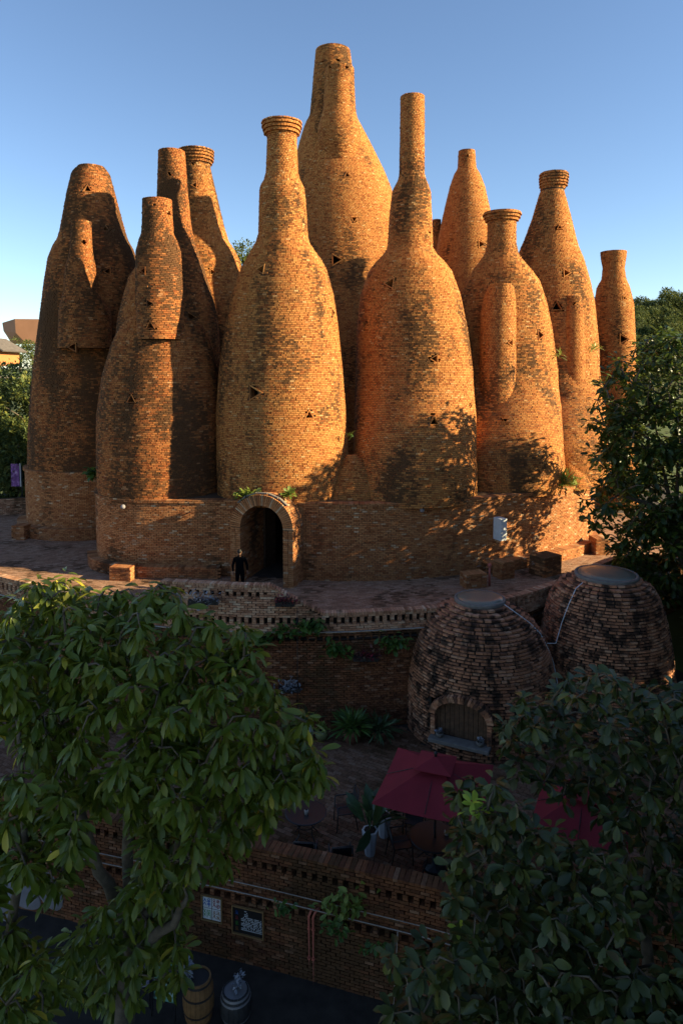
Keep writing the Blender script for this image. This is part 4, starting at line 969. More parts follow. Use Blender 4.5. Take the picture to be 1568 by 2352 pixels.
# unseen grove added outside the frame to the right, to shade the cafe yard
def bushy_tree(name, label, base, h, rad, nl, m, leaf=0.4, group=None, cat='tree', trunk_r=0.2, limit=0, low=0.3, lobes=7):
    t = empty(name, tuple(base), label, cat, group); bm = bmesh.new(); a_tube(bm, [(0, 0, 0), (0.1, 0.05, h * 0.4), (0, 0, h * 0.8)], [trunk_r, trunk_r * 0.7, trunk_r * 0.25], 7)
    for k in range(5):
        a = k * 1.3; a_tube(bm, [(0.05, 0, h * (0.3 + 0.07 * k)), (rad * 0.3 * math.cos(a), rad * 0.3 * math.sin(a), h * (0.45 + 0.07 * k)), (rad * 0.65 * math.cos(a), rad * 0.65 * math.sin(a), h * (0.52 + 0.07 * k))], [trunk_r * 0.5, trunk_r * 0.3, trunk_r * 0.1], 5)
    bm_obj('trunk', bm, M_BARK, t, True)
    lv = Leaves(t, m, base, LT_SMALL if not limit else LT_ROUND, limit=limit); ctrs = []
    for k in range(lobes):
        a = random.random() * 6.28; q_ = random.random() ** 0.5 * 0.62 * rad; zz = h * (low + (1 - low) * (0.15 + 0.72 * (k + 0.5) / lobes)); fall = 1 - 0.5 * max(0, (zz / h - 0.6))
        ctrs.append((base[0] + q_ * math.cos(a) * fall, base[1] + q_ * math.sin(a) * fall, base[2] + zz, rad * random.uniform(0.38, 0.6) * fall))
    per = nl // lobes
    for c in ctrs:
        D = RNG.normal(0, 1, (per, 3)); D /= np.linalg.norm(D, axis=1)[:, None]; rr = c[3] * (0.45 + 0.6 * RNG.random(per) ** 0.6)
        bumps = 1 + 0.22 * np.sin(D[:, 0] * 7 + c[0]) * np.sin(D[:, 1] * 6 + c[1]) * np.sin(D[:, 2] * 8)
        P = np.array(c[:3]) + D * (rr * bumps)[:, None] * np.array([1, 1, 0.8]); lv.add(P, D + RNG.normal(0, 0.6, (per, 3)), leaf * RNG.uniform(0.6, 1.3, per))
    return t
grove = [(15.5, 3, 13.2, 4.0), (15.5, 8.5, 12.7, 4.0), (16.0, 13.3, 12.8, 3.7), (16.0, 17.6, 11.2, 3.2), (17.6, 21.3, 10.2, 2.6), (21, 6, 13.8, 4.3), (21.5, 12, 13.4, 4.2), (22, 17, 11, 3.5), (15.5, -3, 12.5, 4), (15.0, 5.8, 8.5, 3.0), (15.2, 11.0, 8.5, 3.0), (15.2, 0, 8.5, 3.0), (15.4, 15.6, 8.0, 2.6), (17.0, 24.0, 6.0, 2.2)]
for i, (gx, gy, gh, gr) in enumerate(grove):
    gz = ground_z(gx, gy); lab = 'unseen evergreen tree added right of the cafe yard to shade it'
    bushy_tree('added_shade_tree', lab, (gx, gy, gz), gh - gz, gr, 9000, L_MID, 0.8, 'shade trees added beyond the right edge', low=0.08, lobes=9)
bushy_tree('added_dark_bush', 'bush added to darken the right edge behind the right kiln', (13.6, 23.6, -3.1), 4.6, 2.0, 4000, L_RIGHT, 0.3, cat='bush', low=0.05, lobes=8)  # bush added to cover and darken the bright strip beside the kiln
# left background trees and the ones between the towers
for px_, d_, top, rad, lab in ((15, 48, 862, 3.4, 'yellow-green sunlit tree left of the far left tower'), (75, 44, 900, 2.6, 'darker tree close behind the far left tower'), (-25, 44, 880, 3.4, 'dark tree at the left edge behind the purple banner'), (40, 42.5, 1030, 2.2, 'low dark bush tree behind the purple banner')):
    p = W(px_, top, d_); gz = ground_z(p[0], d_); bushy_tree('leafy_tree', lab, (p[0], d_, gz), p[2] - gz + 1.6, rad, 5200, L_FAR, 0.3, low=0.1, lobes=9)
for px_, top, lab in ((530, 527, 'tall eucalyptus tip showing between the left towers, nearer the rimmed one'), (572, 538, 'tall rounded eucalyptus tip left of the collared tower')):
    p = W(px_, top, 66); bushy_tree('eucalyptus_tree', lab, (p[0], 66, ground_z(p[0], 66)), p[2] - ground_z(p[0], 66), 2.6, 3600, L_FAR, 0.3, low=0.45, lobes=10, trunk_r=0.3)
for px_, top, d_, lab in ((43, 775, 110, 'olive tree in front of the distant angular brick hall'), (72, 778, 105, 'small dark tree beside the distant angular brick hall')):
    p = W(px_, top, d_); bushy_tree('leafy_tree', lab, (p[0], d_, p[2] - 5.5), 5.5, 2.1, 1500, L_FAR, 0.32, low=0.2)
# hill forest
pr = []
for k in range(3):
    o = bushy_tree('hill_tree', 'slim eucalyptus on the wooded hill behind the right towers', (0, 0, -400 + 0 * k), 1, 1, 7, L_EUC) if False else None
def hill_mesh(seed):
    rg = np.random.default_rng(seed); n = 700; h = 9.0; t_ = rg.random(n) ** 0.8; z = h * (0.35 + 0.65 * t_); rad = 1.9 * np.sin(np.clip(1.15 - t_, 0, 1) * 1.6 + 0.15) ; a = rg.random(n) * 6.28; rr = rad * (0.4 + 0.7 * rg.random(n) ** 0.5) * (1 + 0.3 * np.sin(3 * a + z * 1.3 + seed))
    P = np.stack([rr * np.cos(a), rr * np.sin(a), z], 1); D = P * np.array([1, 1, 0]) + rg.normal(0, 0.9, (n, 3)) ; D /= np.linalg.norm(D, axis=1)[:, None]; Yv = np.cross([0, 0, 1.0], D); Yv /= np.linalg.norm(Yv, axis=1)[:, None]; L = 0.62
    Zv = np.cross(D, Yv); V = P[:, None] + np.einsum('nij,kj->nki', np.stack([D, Yv, Zv], 2) * L, LT_SMALL[0]); F = (np.array([[0, 1, 2, 3]])[None] + (np.arange(n) * 4)[:, None, None]).reshape(-1, 4)
    T = 5; a5 = np.arange(T) * 2 * math.pi / T; tr = np.concatenate([np.stack([0.16 * s_ * np.cos(a5), 0.16 * s_ * np.sin(a5), np.full(T, zz)], 1) for s_, zz in ((1, -1), (0.4, 7.5))]); Ft = np.array([[i, (i + 1) % T, T + (i + 1) % T, T + i] for i in range(T)]) + len(V) * 4
    VV = np.concatenate([V.reshape(-1, 3), tr]); o = mesh_np('hill_tree', VV, [F, Ft], L_EUC, None, rnd=np.r_[np.repeat(rg.random(n), 1), np.zeros(T)], mats=[L_EUC, M_BARK], midx=np.r_[np.zeros(n), np.ones(T)])
    return o
protos = [hill_mesh(s_) for s_ in (1, 2, 3, 4)]; cnt = 0
for r_ in range(13):
    d_ = 105 + r_ * 7.5
    for k in range(13):
        px_ = 1340 + k * 21 + (r_ % 2) * 10 + random.uniform(-6, 6); x_ = (px_ - 784) / 1568 * d_; z_ = ground_z(x_, d_)
        if r_ > 9 and z_ < 12: continue
        src = protos[cnt % 4]
        o = src if cnt < 4 else src.copy()
        if cnt >= 4: COL.objects.link(o)
        o.location = (x_, d_ + random.uniform(-2, 2), z_); sc = random.uniform(0.75, 1.15); o.scale = (sc, sc, sc * random.uniform(0.85, 1.1)); o.rotation_euler = (0, 0, random.random() * 6.28)
        props(o, 'eucalyptus tree on the wooded hill behind the right towers', 'tree', 'trees on the wooded hill'); cnt += 1
# distant hall and small house
M_FARB = mat('far_brick_render', (0.42, 0.20, 0.11), 0.9, noise=0.12, nscale=0.4); M_TIMB = mat('grey_timber', (0.12, 0.10, 0.09), 0.9, noise=0.3)
hl = empty('angular_brick_hall', (W(50, 790, 120)[0], 120, 8), 'distant angular brick hall flaring outwards to its flat roof', 'building')
bm = bmesh.new(); f = lambda px_, py_, d_: bm.verts.new(Vector(W(px_, py_, d_) - np.array(hl.location)))
A = [f(5, 741, 126), f(34, 732, 120), f(150, 733, 120), f(150, 735, 140), f(5, 741, 140)]; Bv = [f(28, 790, 124), f(62, 790, 120), f(150, 790, 120), f(150, 790, 138), f(28, 790, 138)]
Mv = [f(8, 760, 125.5), f(36, 764, 120), f(150, 764, 120), f(150, 764, 140), f(8, 760, 140)]
for P_, Q_ in ((Bv, Mv), (Mv, A)):
    for i in range(5): bm.faces.new((P_[i], P_[(i + 1) % 5], Q_[(i + 1) % 5], Q_[i]))
bm.faces.new(A); bm_obj('wall', bm, M_FARB, hl)
p = W(10, 820, 62); hs = empty('orange_house', (p[0], 62, p[2] - 3), 'small orange-walled house with a pitched roof and grey timber deck at the left edge', 'house')
bm = bmesh.new(); a_box(bm, (-0.9, 0, 3.0), (2.6, 4, 1.6)); bm_obj('wall', bm, mat('orange_render', (0.45, 0.17, 0.06), 0.9, noise=0.1), hs)
bm = bmesh.new(); vs = [bm.verts.new(v) for v in ((-3.2, -2.3, 4.35), (-0.9, -2.3, 4.75), (1.05, -2.3, 3.55), (-3.2, 2.3, 4.35), (-0.9, 2.3, 4.75), (1.05, 2.3, 3.55))]; bm.faces.new((vs[0], vs[1], vs[4], vs[3])); bm.faces.new((vs[1], vs[2], vs[5], vs[4])); o = bm_obj('roof', bm, M_TIMB, hs); md = o.modifiers.new('solid', 'SOLIDIFY'); md.thickness = 0.12
for wx in (-1.6, -0.5):
    wf = box_obj('window', (wx, -2.03, 3.0), (0.5, 0.06, 0.6), M_TIMB, hs); box_obj('pane', (wx, -2.07, 3.0), (0.4, 0.02, 0.5), M_DARKIN, wf)
for k in range(9):
    bm = bmesh.new(); a_box(bm, (-2.4 + k * 0.32, -1.9, 1.7), (0.26, 0.06, 1.5)); bm_obj('board', bm, M_TIMB, hs)
bm = bmesh.new(); a_box(bm, (-1, 0, 1.2), (3, 3.7, 0.15)); bm_obj('deck', bm, M_TIMB, hs)
# far-left low parapet
fw = empty('far_parapet', (-19.5, 41.5, 0), 'low brick parapet at the far left end of the terrace', 'wall'); B = Bricks(fw, M_P, (-19.5, 41.5, 0), limit=100)
FP = Path([(-26, 37.6), (-21, 40.2), (-15, 42.2)], smooth=2); lay_wall(B, FP, 0, 1.0, depth=0.1); sheet(FP, -0.2, 1.0, -0.03, MORTAR, fw, (-19.5, 41.5, 0), thick=0.25)
# banner
bn = empty('purple_banner', tuple(W(36, 1150, 41.0)), 'purple vertical banner on a thin pole beside the far left tower', 'banner'); bn_o = np.array(bn.location)
c = W(35, 1091, 41.0) - bn_o
M_PUR, n_, l_, b_ = nmat('purple_print'); tc = n_.new('ShaderNodeTexCoord'); no = n_.new('ShaderNodeTexNoise'); no.inputs['Scale'].default_value = 5; l_.new(tc.outputs['Object'], no.inputs[0]); l_.new(ramp(n_, l_, no.outputs[0], [(0.4, (0.10, 0.02, 0.16)), (0.55, (0.20, 0.05, 0.25)), (0.7, (0.42, 0.28, 0.5))]), b_.inputs['Base Color'])
bm = bmesh.new(); a_box(bm, c, (0.5, 0.04, 1.38)); bm_obj('panel', bm, M_PUR, bn)
bm = bmesh.new(); a_box(bm, c + np.array([0.30, 0.05, 0]), (0.05, 0.08, 1.42)); bm_obj('edge', bm, M_WHITE, bn)
tube_obj('pole', [Vector(c + np.array([0.36, 0.05, 0.7])), Vector(c + np.array([0.36, 0.05, -2.4]))], 0.03, M_METAL, bn)

# ------------------------------------------------------------------ terrace objects
def wall_pt(path, xx, z, off=0.0):
    s_ = path.s_of_x(xx); x, y, U, N = path.at(np.array([s_])); return np.array([x[0] + N[0, 0] * off, y[0] + N[0, 1] * off, z]), U[0], N[0]
# light box sign
P, U_, N_ = wall_pt(DR, 6.6, 1.95, 0.02)
sg = empty('lightbox_sign', tuple(P), 'white box sign projecting from the base wall above the brick pier', 'sign', rz=math.atan2(U_[1], U_[0]))
bm = bmesh.new(); a_box(bm, (0, -0.42, 0), (0.34, 0.5, 0.95)); bm_obj('case', bm, M_WHITE, sg, bevel=0.02)
bm = bmesh.new(); a_box(bm, (0.175, -0.42, 0), (0.012, 0.42, 0.86)); bm_obj('face', bm, mat('sign_face', (0.5, 0.42, 0.3), 0.5), sg)
bm = bmesh.new()
for r_ in range(4):
    for c_ in range(3): a_box(bm, (0.184, -0.55 + c_ * 0.12, 0.26 - r_ * 0.17), (0.006, 0.07, 0.02)); a_box(bm, (0.184, -0.55 + c_ * 0.12, 0.31 - r_ * 0.17), (0.006, 0.02, 0.1))
bm_obj('lettering', bm, M_METAL, sg)
for xx, lab in ((3.3, 'small round wall lamp under the ledge right of the doorway'), (-9.2, 'small round wall lamp under the ledge at the left end of the base')):
    P, U_, N_ = wall_pt(DR, xx, 2.95, 0.13); lm = empty('wall_lamp', tuple(P), lab, 'lamp'); bm = bmesh.new(); bmesh.ops.create_uvsphere(bm, u_segments=14, v_segments=8, radius=0.1); bm_obj('globe', bm, M_GREY, lm, True); bm = bmesh.new(); a_tube(bm, [(0, 0, 0.05), (-N_[0] * 0.14, -N_[1] * 0.14, 0.1)], 0.025); bm_obj('bracket', bm, M_METAL, lm)
sp = empty('standpipe', (5.95, 26.9, 0), 'thin red standpipe beside the brick pier on the terrace', 'pipe'); tube_obj('pipe', [(0, 0, 0), (0, 0, 0.9)], 0.045, M_RED, sp, 8); bm = bmesh.new(); a_lathe(bm, [(0.07, 0.82), (0.09, 0.87), (0.07, 0.93), (0.03, 0.97)], 10); bm_obj('valve_cap', bm, M_RED, sp, True)
# person
def skin_body(name, joints, edges, m, parent, root=0, sub=2):
    me = bpy.data.meshes.new(name); bm = bmesh.new(); ly = bm.verts.layers.skin.verify(); vs = []
    for k, (co, r_) in enumerate(joints):
        v = bm.verts.new(co); v[ly].radius = r_ if isinstance(r_, tuple) else (r_, r_); v[ly].use_root = (k == root); vs.append(v)
    for a, b_ in edges: bm.edges.new((vs[a], vs[b_]))
    bm.to_mesh(me); bm.free(); me.materials.append(m); o = bpy.data.objects.new(name, me); COL.objects.link(o); o.parent = parent
    sk = o.modifiers.new('skin', 'SKIN'); sk.use_smooth_shade = True; sb = o.modifiers.new('sub', 'SUBSURF'); sb.levels = sub; sb.render_levels = sub
    return o
pp = W(550, 1268, 26.0); per = empty('person', (pp[0], 26.0, 0), 'man in black seen from behind, standing at the left of the arched doorway', 'person', rz=R(12))
J = [((0, 0, 0.95), (0.16, 0.12)), ((0, 0, 1.15), (0.145, 0.11)), ((0, 0.01, 1.36), (0.18, 0.12)), ((0, 0.01, 1.47), (0.10, 0.09)), ((0, 0.01, 1.53), (0.055, 0.055)), ((0, 0.02, 1.60), (0.06, 0.065)),
     ((-0.19, 0, 1.42), 0.07), ((-0.27, -0.02, 1.15), 0.055), ((-0.25, 0.04, 0.90), 0.042), ((0.19, 0, 1.42), 0.07), ((0.28, -0.02, 1.15), 0.055), ((0.30, 0.05, 0.90), 0.042),
     ((-0.09, 0, 0.86), 0.105), ((-0.10, 0.01, 0.48), 0.068), ((-0.11, -0.01, 0.08), 0.048), ((-0.12, 0.14, 0.04), 0.04), ((0.09, 0, 0.86), 0.105), ((0.11, 0.03, 0.48), 0.068), ((0.12, 0.0, 0.08), 0.048), ((0.13, 0.15, 0.04), 0.04)]
E = [(0, 1), (1, 2), (2, 3), (3, 4), (4, 5), (2, 6), (6, 7), (7, 8), (2, 9), (9, 10), (10, 11), (0, 12), (12, 13), (13, 14), (14, 15), (0, 16), (16, 17), (17, 18), (18, 19)]
skin_body('body', J, E, M_BLACK, per)
bm = bmesh.new(); bmesh.ops.create_uvsphere(bm, u_segments=20, v_segments=14, radius=1, matrix=Matrix.Translation((0, 0.02, 1.66)) @ Matrix.Diagonal((0.078, 0.095, 0.115, 1)))
for sx in (-1, 1): bmesh.ops.create_uvsphere(bm, u_segments=8, v_segments=6, radius=1, matrix=Matrix.Translation((sx * 0.08, 0.02, 1.65)) @ Matrix.Diagonal((0.012, 0.02, 0.032, 1)))
bmesh.ops.create_cone(bm, segments=6, radius1=0.014, radius2=0.004, depth=0.04, cap_ends=True, matrix=Matrix.Translation((0, 0.125, 1.65)) @ Matrix.Rotation(R(-60), 4, 'X'))
bmesh.ops.create_cone(bm, segments=12, radius1=0.055, radius2=0.05, depth=0.12, cap_ends=True, matrix=Matrix.Translation((0, 0.01, 1.55)))
bm_obj('head', bm, M_SKIN, per, True)
bm = bmesh.new(); bmesh.ops.create_uvsphere(bm, u_segments=20, v_segments=14, radius=1, matrix=Matrix.Translation((0, 0.008, 1.69)) @ Matrix.Diagonal((0.085, 0.10, 0.10, 1))); bm_obj('hair', bm, M_HAIR, per, True)
for sx, hx in ((-1, -0.25), (1, 0.30)):
    Jh = [((hx, 0.05, 0.90), 0.03), ((hx, 0.07, 0.82), (0.035, 0.018))]; Eh = [(0, 1)]
    for k in range(4): b0 = len(Jh); Jh += [((hx + sx * 0.0, 0.045 + 0.018 * k, 0.755), 0.009), ((hx - sx * 0.012, 0.05 + 0.018 * k, 0.715 + 0.006 * abs(k - 1.5)), 0.0075)]; Eh += [(1, b0), (b0, b0 + 1)]
    b0 = len(Jh); Jh += [((hx - sx * 0.01, 0.11, 0.80), 0.010), ((hx - sx * 0.015, 0.125, 0.765), 0.008)]; Eh += [(1, b0), (b0, b0 + 1)]
    skin_body('hand', Jh, Eh, M_SKIN, per, 0, 1)

# planting on walls: (row, col, depth) small clumps, each its own thing
def tuft(name, label, P, n, size, m, tmpl=LT_THIN, droop=-0.2, spread=0.1, cat='plant', group=None):
    t = empty(name, tuple(P), label, cat, group); lv = Leaves(t, m, P, tmpl, limit=0, stuff='foliage')
    a = RNG.random(n) * 6.28; el = RNG.uniform(-0.3, 1.3, n) - droop - 0.2; D = np.stack([np.cos(a) * np.cos(el), np.sin(a) * np.cos(el) - 0.25, np.sin(el)], 1)
    Q_ = np.array(P) + np.stack([RNG.normal(0, spread, n), -abs(RNG.normal(0, 0.05, n)), RNG.normal(0, spread * 0.5, n)], 1); lv.add(Q_, D, size * RNG.uniform(0.5, 1.2, n)); return t
L_FERN = leaf_mat('fern_leaf', [(0, (0.04, 0.09, 0.02)), (1, (0.10, 0.17, 0.03))], 0.3)
L_LIT = leaf_mat('yellow_green_weed', [(0, (0.10, 0.16, 0.03)), (1, (0.24, 0.28, 0.06))], 0.3)
tuft('weed', 'bright leafy weed growing on the ledge just left of the arch', W(566, 1140, 27.6), 80, 0.36, L_LIT, LT_ROUND, -0.1, 0.14)
tuft('weed', 'yellowish weed on the ledge above the right shoulder of the arch', W(664, 1135, 27.3), 45, 0.34, L_LIT, LT_ROUND, 0, 0.1)
tuft('weed', 'small grass tuft on the ledge below the sunlit strip of the left tower', W(378, 1140, 30.0), 40, 0.22, L_LIT)
tuft('dry_shrub', 'dry twiggy shrub on the sunny ledge at the right', W(1290, 1105, 31.2), 130, 0.55, L_LIT, LT_THIN, -0.4, 0.3)
tuft('weed', 'weed in the groove between the front collared and long-necked towers', W(806, 1000, 29.2), 22, 0.25, L_FERN)
tuft('creeper', 'dark creeper filling the groove left of the collared front tower', W(482, 900, 31.0), 160, 0.4, L_FERN, LT_SMALL, 0.3, 0.25)
tuft('creeper', 'dark creeper hanging on the ledge between the two left bays', W(222, 1085, 31.6), 140, 0.35, L_FERN, LT_SMALL, 0.5, 0.25)
for px_, py_, d_, lab in ((1362, 800, 35, 'grassy weed high in the groove left of the slender right tower'), (1368, 880, 35, 'grassy weed lower in the groove left of the slender right tower'), (1280, 815, 32.6, 'thin weed between the collared tower and its right neighbour')):
    tuft('weed', lab, W(px_, py_, d_), 26, 0.42, L_LIT)
for px_, py_, nn_, lab in ((536 + 60, 1470, 60, 'fern clump on the pale conduit nearest the left tree'), (650, 1450, 60, 'fern clump hanging above the pale conduit in the middle'), (712, 1438, 120, 'largest green fern clump on the parapet, over the pale conduit'), (775, 1490, 90, 'fern clump hanging below the pale conduit among the holes'), (905, 1475, 90, 'fern clump near the left kiln under the conduit')):
    P = W(px_, py_, 21.35); tuft('fern', lab, P, nn_, 0.26, L_FERN, LT_ROUND, 0.4, 0.22)
def trough(px_, py_, d_, m, lab, w_=0.7):
    P = W(px_, py_, d_); t = tuft('planter', lab, P, 150, 0.14, m, LT_SMALL, -0.2, w_ * 0.27, 'planter'); box_obj('trough', (0, 0.02, -0.1), (w_, 0.18, 0.16), M_METAL, t); return t
trough(466, 1376, 21.3, L_SILV, 'hanging trough of silvery flowers on the raised parapet', 0.95)
trough(654, 1380, 21.3, L_PINK, 'hanging trough of red-leaved plants at the end of the raised parapet', 0.6)
trough(664, 1577, 21.3, L_SILV, 'narrow trough of grey flowers halfway down the retaining wall', 0.7)
trough(840, 1506, 21.3, L_PINK, 'dark red heart-shaped plants hanging on the retaining wall', 0.8)
P = W(782, 2075, 13.9); tuft('creeper', 'pale green creeper spilling over the lower patio wall', P, 110, 0.19, L_LIT, LT_ROUND, 0.5, 0.28)
for k, (px_, py_) in enumerate(((650, 2080), (770, 2130), (860, 2170), (935, 2200))):
    tuft('fern', ('fern in the lower wall holes nearest the black board', 'fern above the red pipes on the lower wall', 'fern hanging left of the thin white conduit', 'fern hanging right of the thin white conduit')[k], W(px_, py_, 13.9 - 0.25 * k), 50, 0.15, L_FERN, LT_ROUND, 0.6, 0.14)

# cords on the kilns
def on_kiln(px_, py_): 
    h_ = hit(px_, py_, [vK1, vK2]); P = h_[1] if h_ else W(px_, py_, 20.5); d = CAM - P; return P + d / np.linalg.norm(d) * 0.05
for lab, pts in (('white cable looping from the right kiln lid down its left side', [(1338, 1338), (1322, 1352), (1305, 1390), (1290, 1430), (1276, 1478), (1256, 1478)]), ('white cable running down the right side of the left kiln', [(1157, 1388), (1185, 1408), (1215, 1430), (1240, 1455), (1258, 1490), (1270, 1520), (1280, 1570), (1290, 1620)])):
    q_ = [on_kiln(*p_) for p_ in pts]; cb = empty('cable', tuple(q_[0]), lab, 'cable'); tube_obj('cord', [Vector(p_ - q_[0]) for p_ in q_], 0.017, M_WHITE, cb, 5)

# ------------------------------------------------------------------ patio furniture
def parasol(P, zedge, zapex, half, rz, label):
    P = (P[0] * 1.045, P[1], P[2])
    t = empty('parasol', tuple(P), label, 'parasol', 'maroon parasols on the patio', rz); h0, h1 = zedge - P[2], zapex - P[2]
    bm = bmesh.new(); N_ = 8; ctr = bm.verts.new((0, 0, h1)); rings = []
    for k in range(1, N_ + 1):
        u = k / N_; row = []
        for e in range(4):
            for s_ in range(8):
                a0 = R(45 + 90 * e); a1 = R(135 + 90 * e); c0 = Vector((math.cos(a0), math.sin(a0))) * half * 1.414; c1 = Vector((math.cos(a1), math.sin(a1))) * half * 1.414; w_ = s_ / 8; q_ = c0.lerp(c1, w_) * u
                sag = 0.09 * math.sin(w_ * math.pi) * u; row.append(bm.verts.new((q_.x, q_.y, h1 + (h0 - h1) * u ** 0.95 - sag * 0.6)))
        rings.append(row)
    for i in range(32): bm.faces.new((ctr, rings[0][i], rings[0][(i + 1) % 32]))
    for a, b_ in zip(rings, rings[1:]):
        for i in range(32): bm.faces.new((a[i], b_[i], b_[(i + 1) % 32], a[(i + 1) % 32]))
    o = bm_obj('canopy', bm, M_MAROON, t); md = o.modifiers.new('s', 'SOLIDIFY'); md.thickness = 0.01
    bm = bmesh.new(); ctr = bm.verts.new((0, 0, h1 + 0.14)); q_ = [bm.verts.new((half * 0.36 * 1.414 * math.cos(R(45 + 90 * e)), half * 0.36 * 1.414 * math.sin(R(45 + 90 * e)), h1 - 0.04)) for e in range(4)]
    for i in range(4): bm.faces.new((ctr, q_[i], q_[(i + 1) % 4]))
    o = bm_obj('vent_cap', bm, M_MAROON, t); md = o.modifiers.new('s', 'SOLIDIFY'); md.thickness = 0.012
    tube_obj('pole', [(0, 0, 0), (0, 0, h1)], 0.028, M_METAL, t, 10); bm = bmesh.new(); a_lathe(bm, [(0.04, 0.12), (0.03, 0.17), (0.045, 0.2), (0.01, 0.24)], 10, (0, 0, h1)); bm_obj('finial', bm, M_METAL, t, True)
    bm = bmesh.new(); a_lathe(bm, [(0.26, 0), (0.26, 0.06), (0.06, 0.09), (0.05, 0.3)], 20); bm_obj('base', bm, M_METAL, t, True)
    for e in range(8):
        a = R(45 * e); rr = half * (1.38 if e % 2 else 0.98); tube_obj('rib', [(0, 0, h1 - 0.05), (rr * math.cos(a), rr * math.sin(a), h0 - 0.0)], 0.009, M_METAL, t, 4)
    return t
parasol((2.1, 15.25, -3.02), -0.94, -0.40, 1.2, R(-19), 'maroon square parasol open over the cafe table in front of the left kiln')
parasol((5.15, 14.5, -3.02), -1.14, -0.62, 1.0, R(-25), 'second maroon parasol half hidden behind the dark trees at the right')
def table(P, rad, label):
    P = (P[0] * 1.045, P[1], P[2])
    t = empty('cafe_table', tuple(P), label, 'table', 'round cafe tables on the patio'); bm = bmesh.new(); a_lathe(bm, [(rad - 0.02, 0.715), (rad, 0.725), (rad, 0.74), (rad - 0.02, 0.75)], 36); bm_obj('tabletop', bm, M_METAL, t)
    for k in range(4):
        a = R(45 + 90 * k); c, s_ = math.cos(a), math.sin(a); tube_obj('leg', [(c * rad * .7, s_ * rad * .7, 0.72), (c * rad * .45, s_ * rad * .45, 0.5), (c * rad * .42, s_ * rad * .42, 0.25), (c * rad * .8, s_ * rad * .8, 0)], 0.015, M_METAL, t, 6)
    bm = bmesh.new(); pts = [(rad * .44 * math.cos(a), rad * .44 * math.sin(a), 0.42) for a in np.linspace(0, 6.28318, 25)]; a_tube(bm, pts, 0.012, 5); bm_obj('ring_stretcher', bm, M_METAL, t, True); return t
table((-0.85, 16.2, -3.02), 0.52, 'round dark cafe table at the tip of the left tree'); table((2.08, 15.3, -3.02), 0.57, 'round dark cafe table under the maroon parasol')
def chair(P, rz, label):
    P = (P[0] * 1.045, P[1], P[2])
    t = empty('cafe_chair', tuple(P), label, 'chair', 'metal cafe chairs on the patio', rz); w_, d_ = 0.25, 0.24
    box_obj('seat', (0, 0, 0.44), (0.46, 0.44, 0.025), M_METAL, t, bevel=0.008)
    bm = bmesh.new(); a_box(bm, (0, -0.27, 0.72), (0.44, 0.02, 0.36), Matrix.Rotation(R(10), 4, 'X')); bm_obj('backrest', bm, M_METAL, t, bevel=0.006)
    for sx in (-1, 1):
        tube_obj('leg', [(sx * w_, d_, 0), (sx * w_, d_ - 0.03, 0.64)], 0.014, M_METAL, t, 6); tube_obj('leg', [(sx * w_, -d_ - 0.06, 0), (sx * w_, -d_ + 0.02, 0.45), (sx * w_ * 0.95, -d_ - 0.08, 0.93)], 0.014, M_METAL, t, 6)
        tube_obj('armrest', [(sx * w_, d_ - 0.03, 0.64), (sx * w_, d_ - 0.08, 0.67), (sx * w_, -d_ - 0.02, 0.67)], 0.016, M_METAL, t, 6)
    tube_obj('top_rail', [(-w_ * .95, -d_ - .08, .93), (0, -d_ - 0.1, 0.95), (w_ * .95, -d_ - .08, .93)], 0.014, M_METAL, t, 6); return t
chair((0.08, 16.75, -3.02), R(100), 'dark metal armchair right of the left cafe table'); chair((-0.8, 15.15, -3.02), R(-4), 'dark metal chair left of the pair backed against the patio wall')
chair((-0.02, 15.0, -3.02), R(8), 'dark metal chair right of the pair backed against the patio wall'); chair((1.35, 15.5, -3.02), R(-78), 'dark metal armchair left of the table under the parasol')
chair((1.75, 16.35, -3.02), R(165), 'dark metal armchair behind the table under the parasol'); chair((2.75, 16.2, -3.02), R(-155), 'dark metal armchair behind and right of the table under the parasol'); chair((-3.6, 17.0, -3.02), R(30), 'dark metal chair glimpsed through the left tree trunks')
def pot(P, prof, m, label, plant_m, n, size, tm, droop, spread, seg=24, name='potted_plant'):
    if P[2] < -3: P = (P[0] * 1.045, P[1], P[2])
    t = empty(name, tuple(P), label, 'potted plant'); bm = bmesh.new(); a_lathe(bm, prof, seg); bm_obj('pot', bm, m, t, seg > 8)
    top = prof[-1][1]; bm = bmesh.new(); a_lathe(bm, [(prof[-1][0] * 0.9, top - 0.01), (prof[-1][0] * 0.88, top + 0.006)], seg); bm_obj('soil', bm, M_SOIL, t)
    lv = Leaves(t, plant_m, P, tm, limit=0, stuff='foliage'); a = RNG.random(n) * 6.28; el = RNG.uniform(0.1, 1.45, n) - droop; D = np.stack([np.cos(a) * np.cos(el), np.sin(a) * np.cos(el), np.sin(el)], 1)
    lv.add(np.array(P) + np.array([0, 0, top]) + D * np.array([1, 1, 0.6]) * (RNG.random(n) * spread)[:, None], D, size * RNG.uniform(0.6, 1.2, n)); return t
L_SPEAR = leaf_mat('spear_leaf', [(0, (0.03, 0.06, 0.025)), (1, (0.07, 0.11, 0.04))], 0.15)
pot((0.66, 15.7, -3.02), [(0.12, 0), (0.19, 0.55), (0.2, 0.62), (0.17, 0.62)], M_WHITE, 'tall white faceted pot with big paddle leaves left of the parasol table', L_SPEAR, 16, 0.75, leaf_template(0.3, 0.35), -0.1, 0.5, 8)
pot((1.02, 16.35, -3.02), [(0.12, 0), (0.19, 0.5), (0.19, 0.56), (0.16, 0.56)], M_WHITE, 'second white pot just behind the tall faceted one', L_SPEAR, 16, 0.55, leaf_template(0.3, 0.35), -0.1, 0.4, 8)
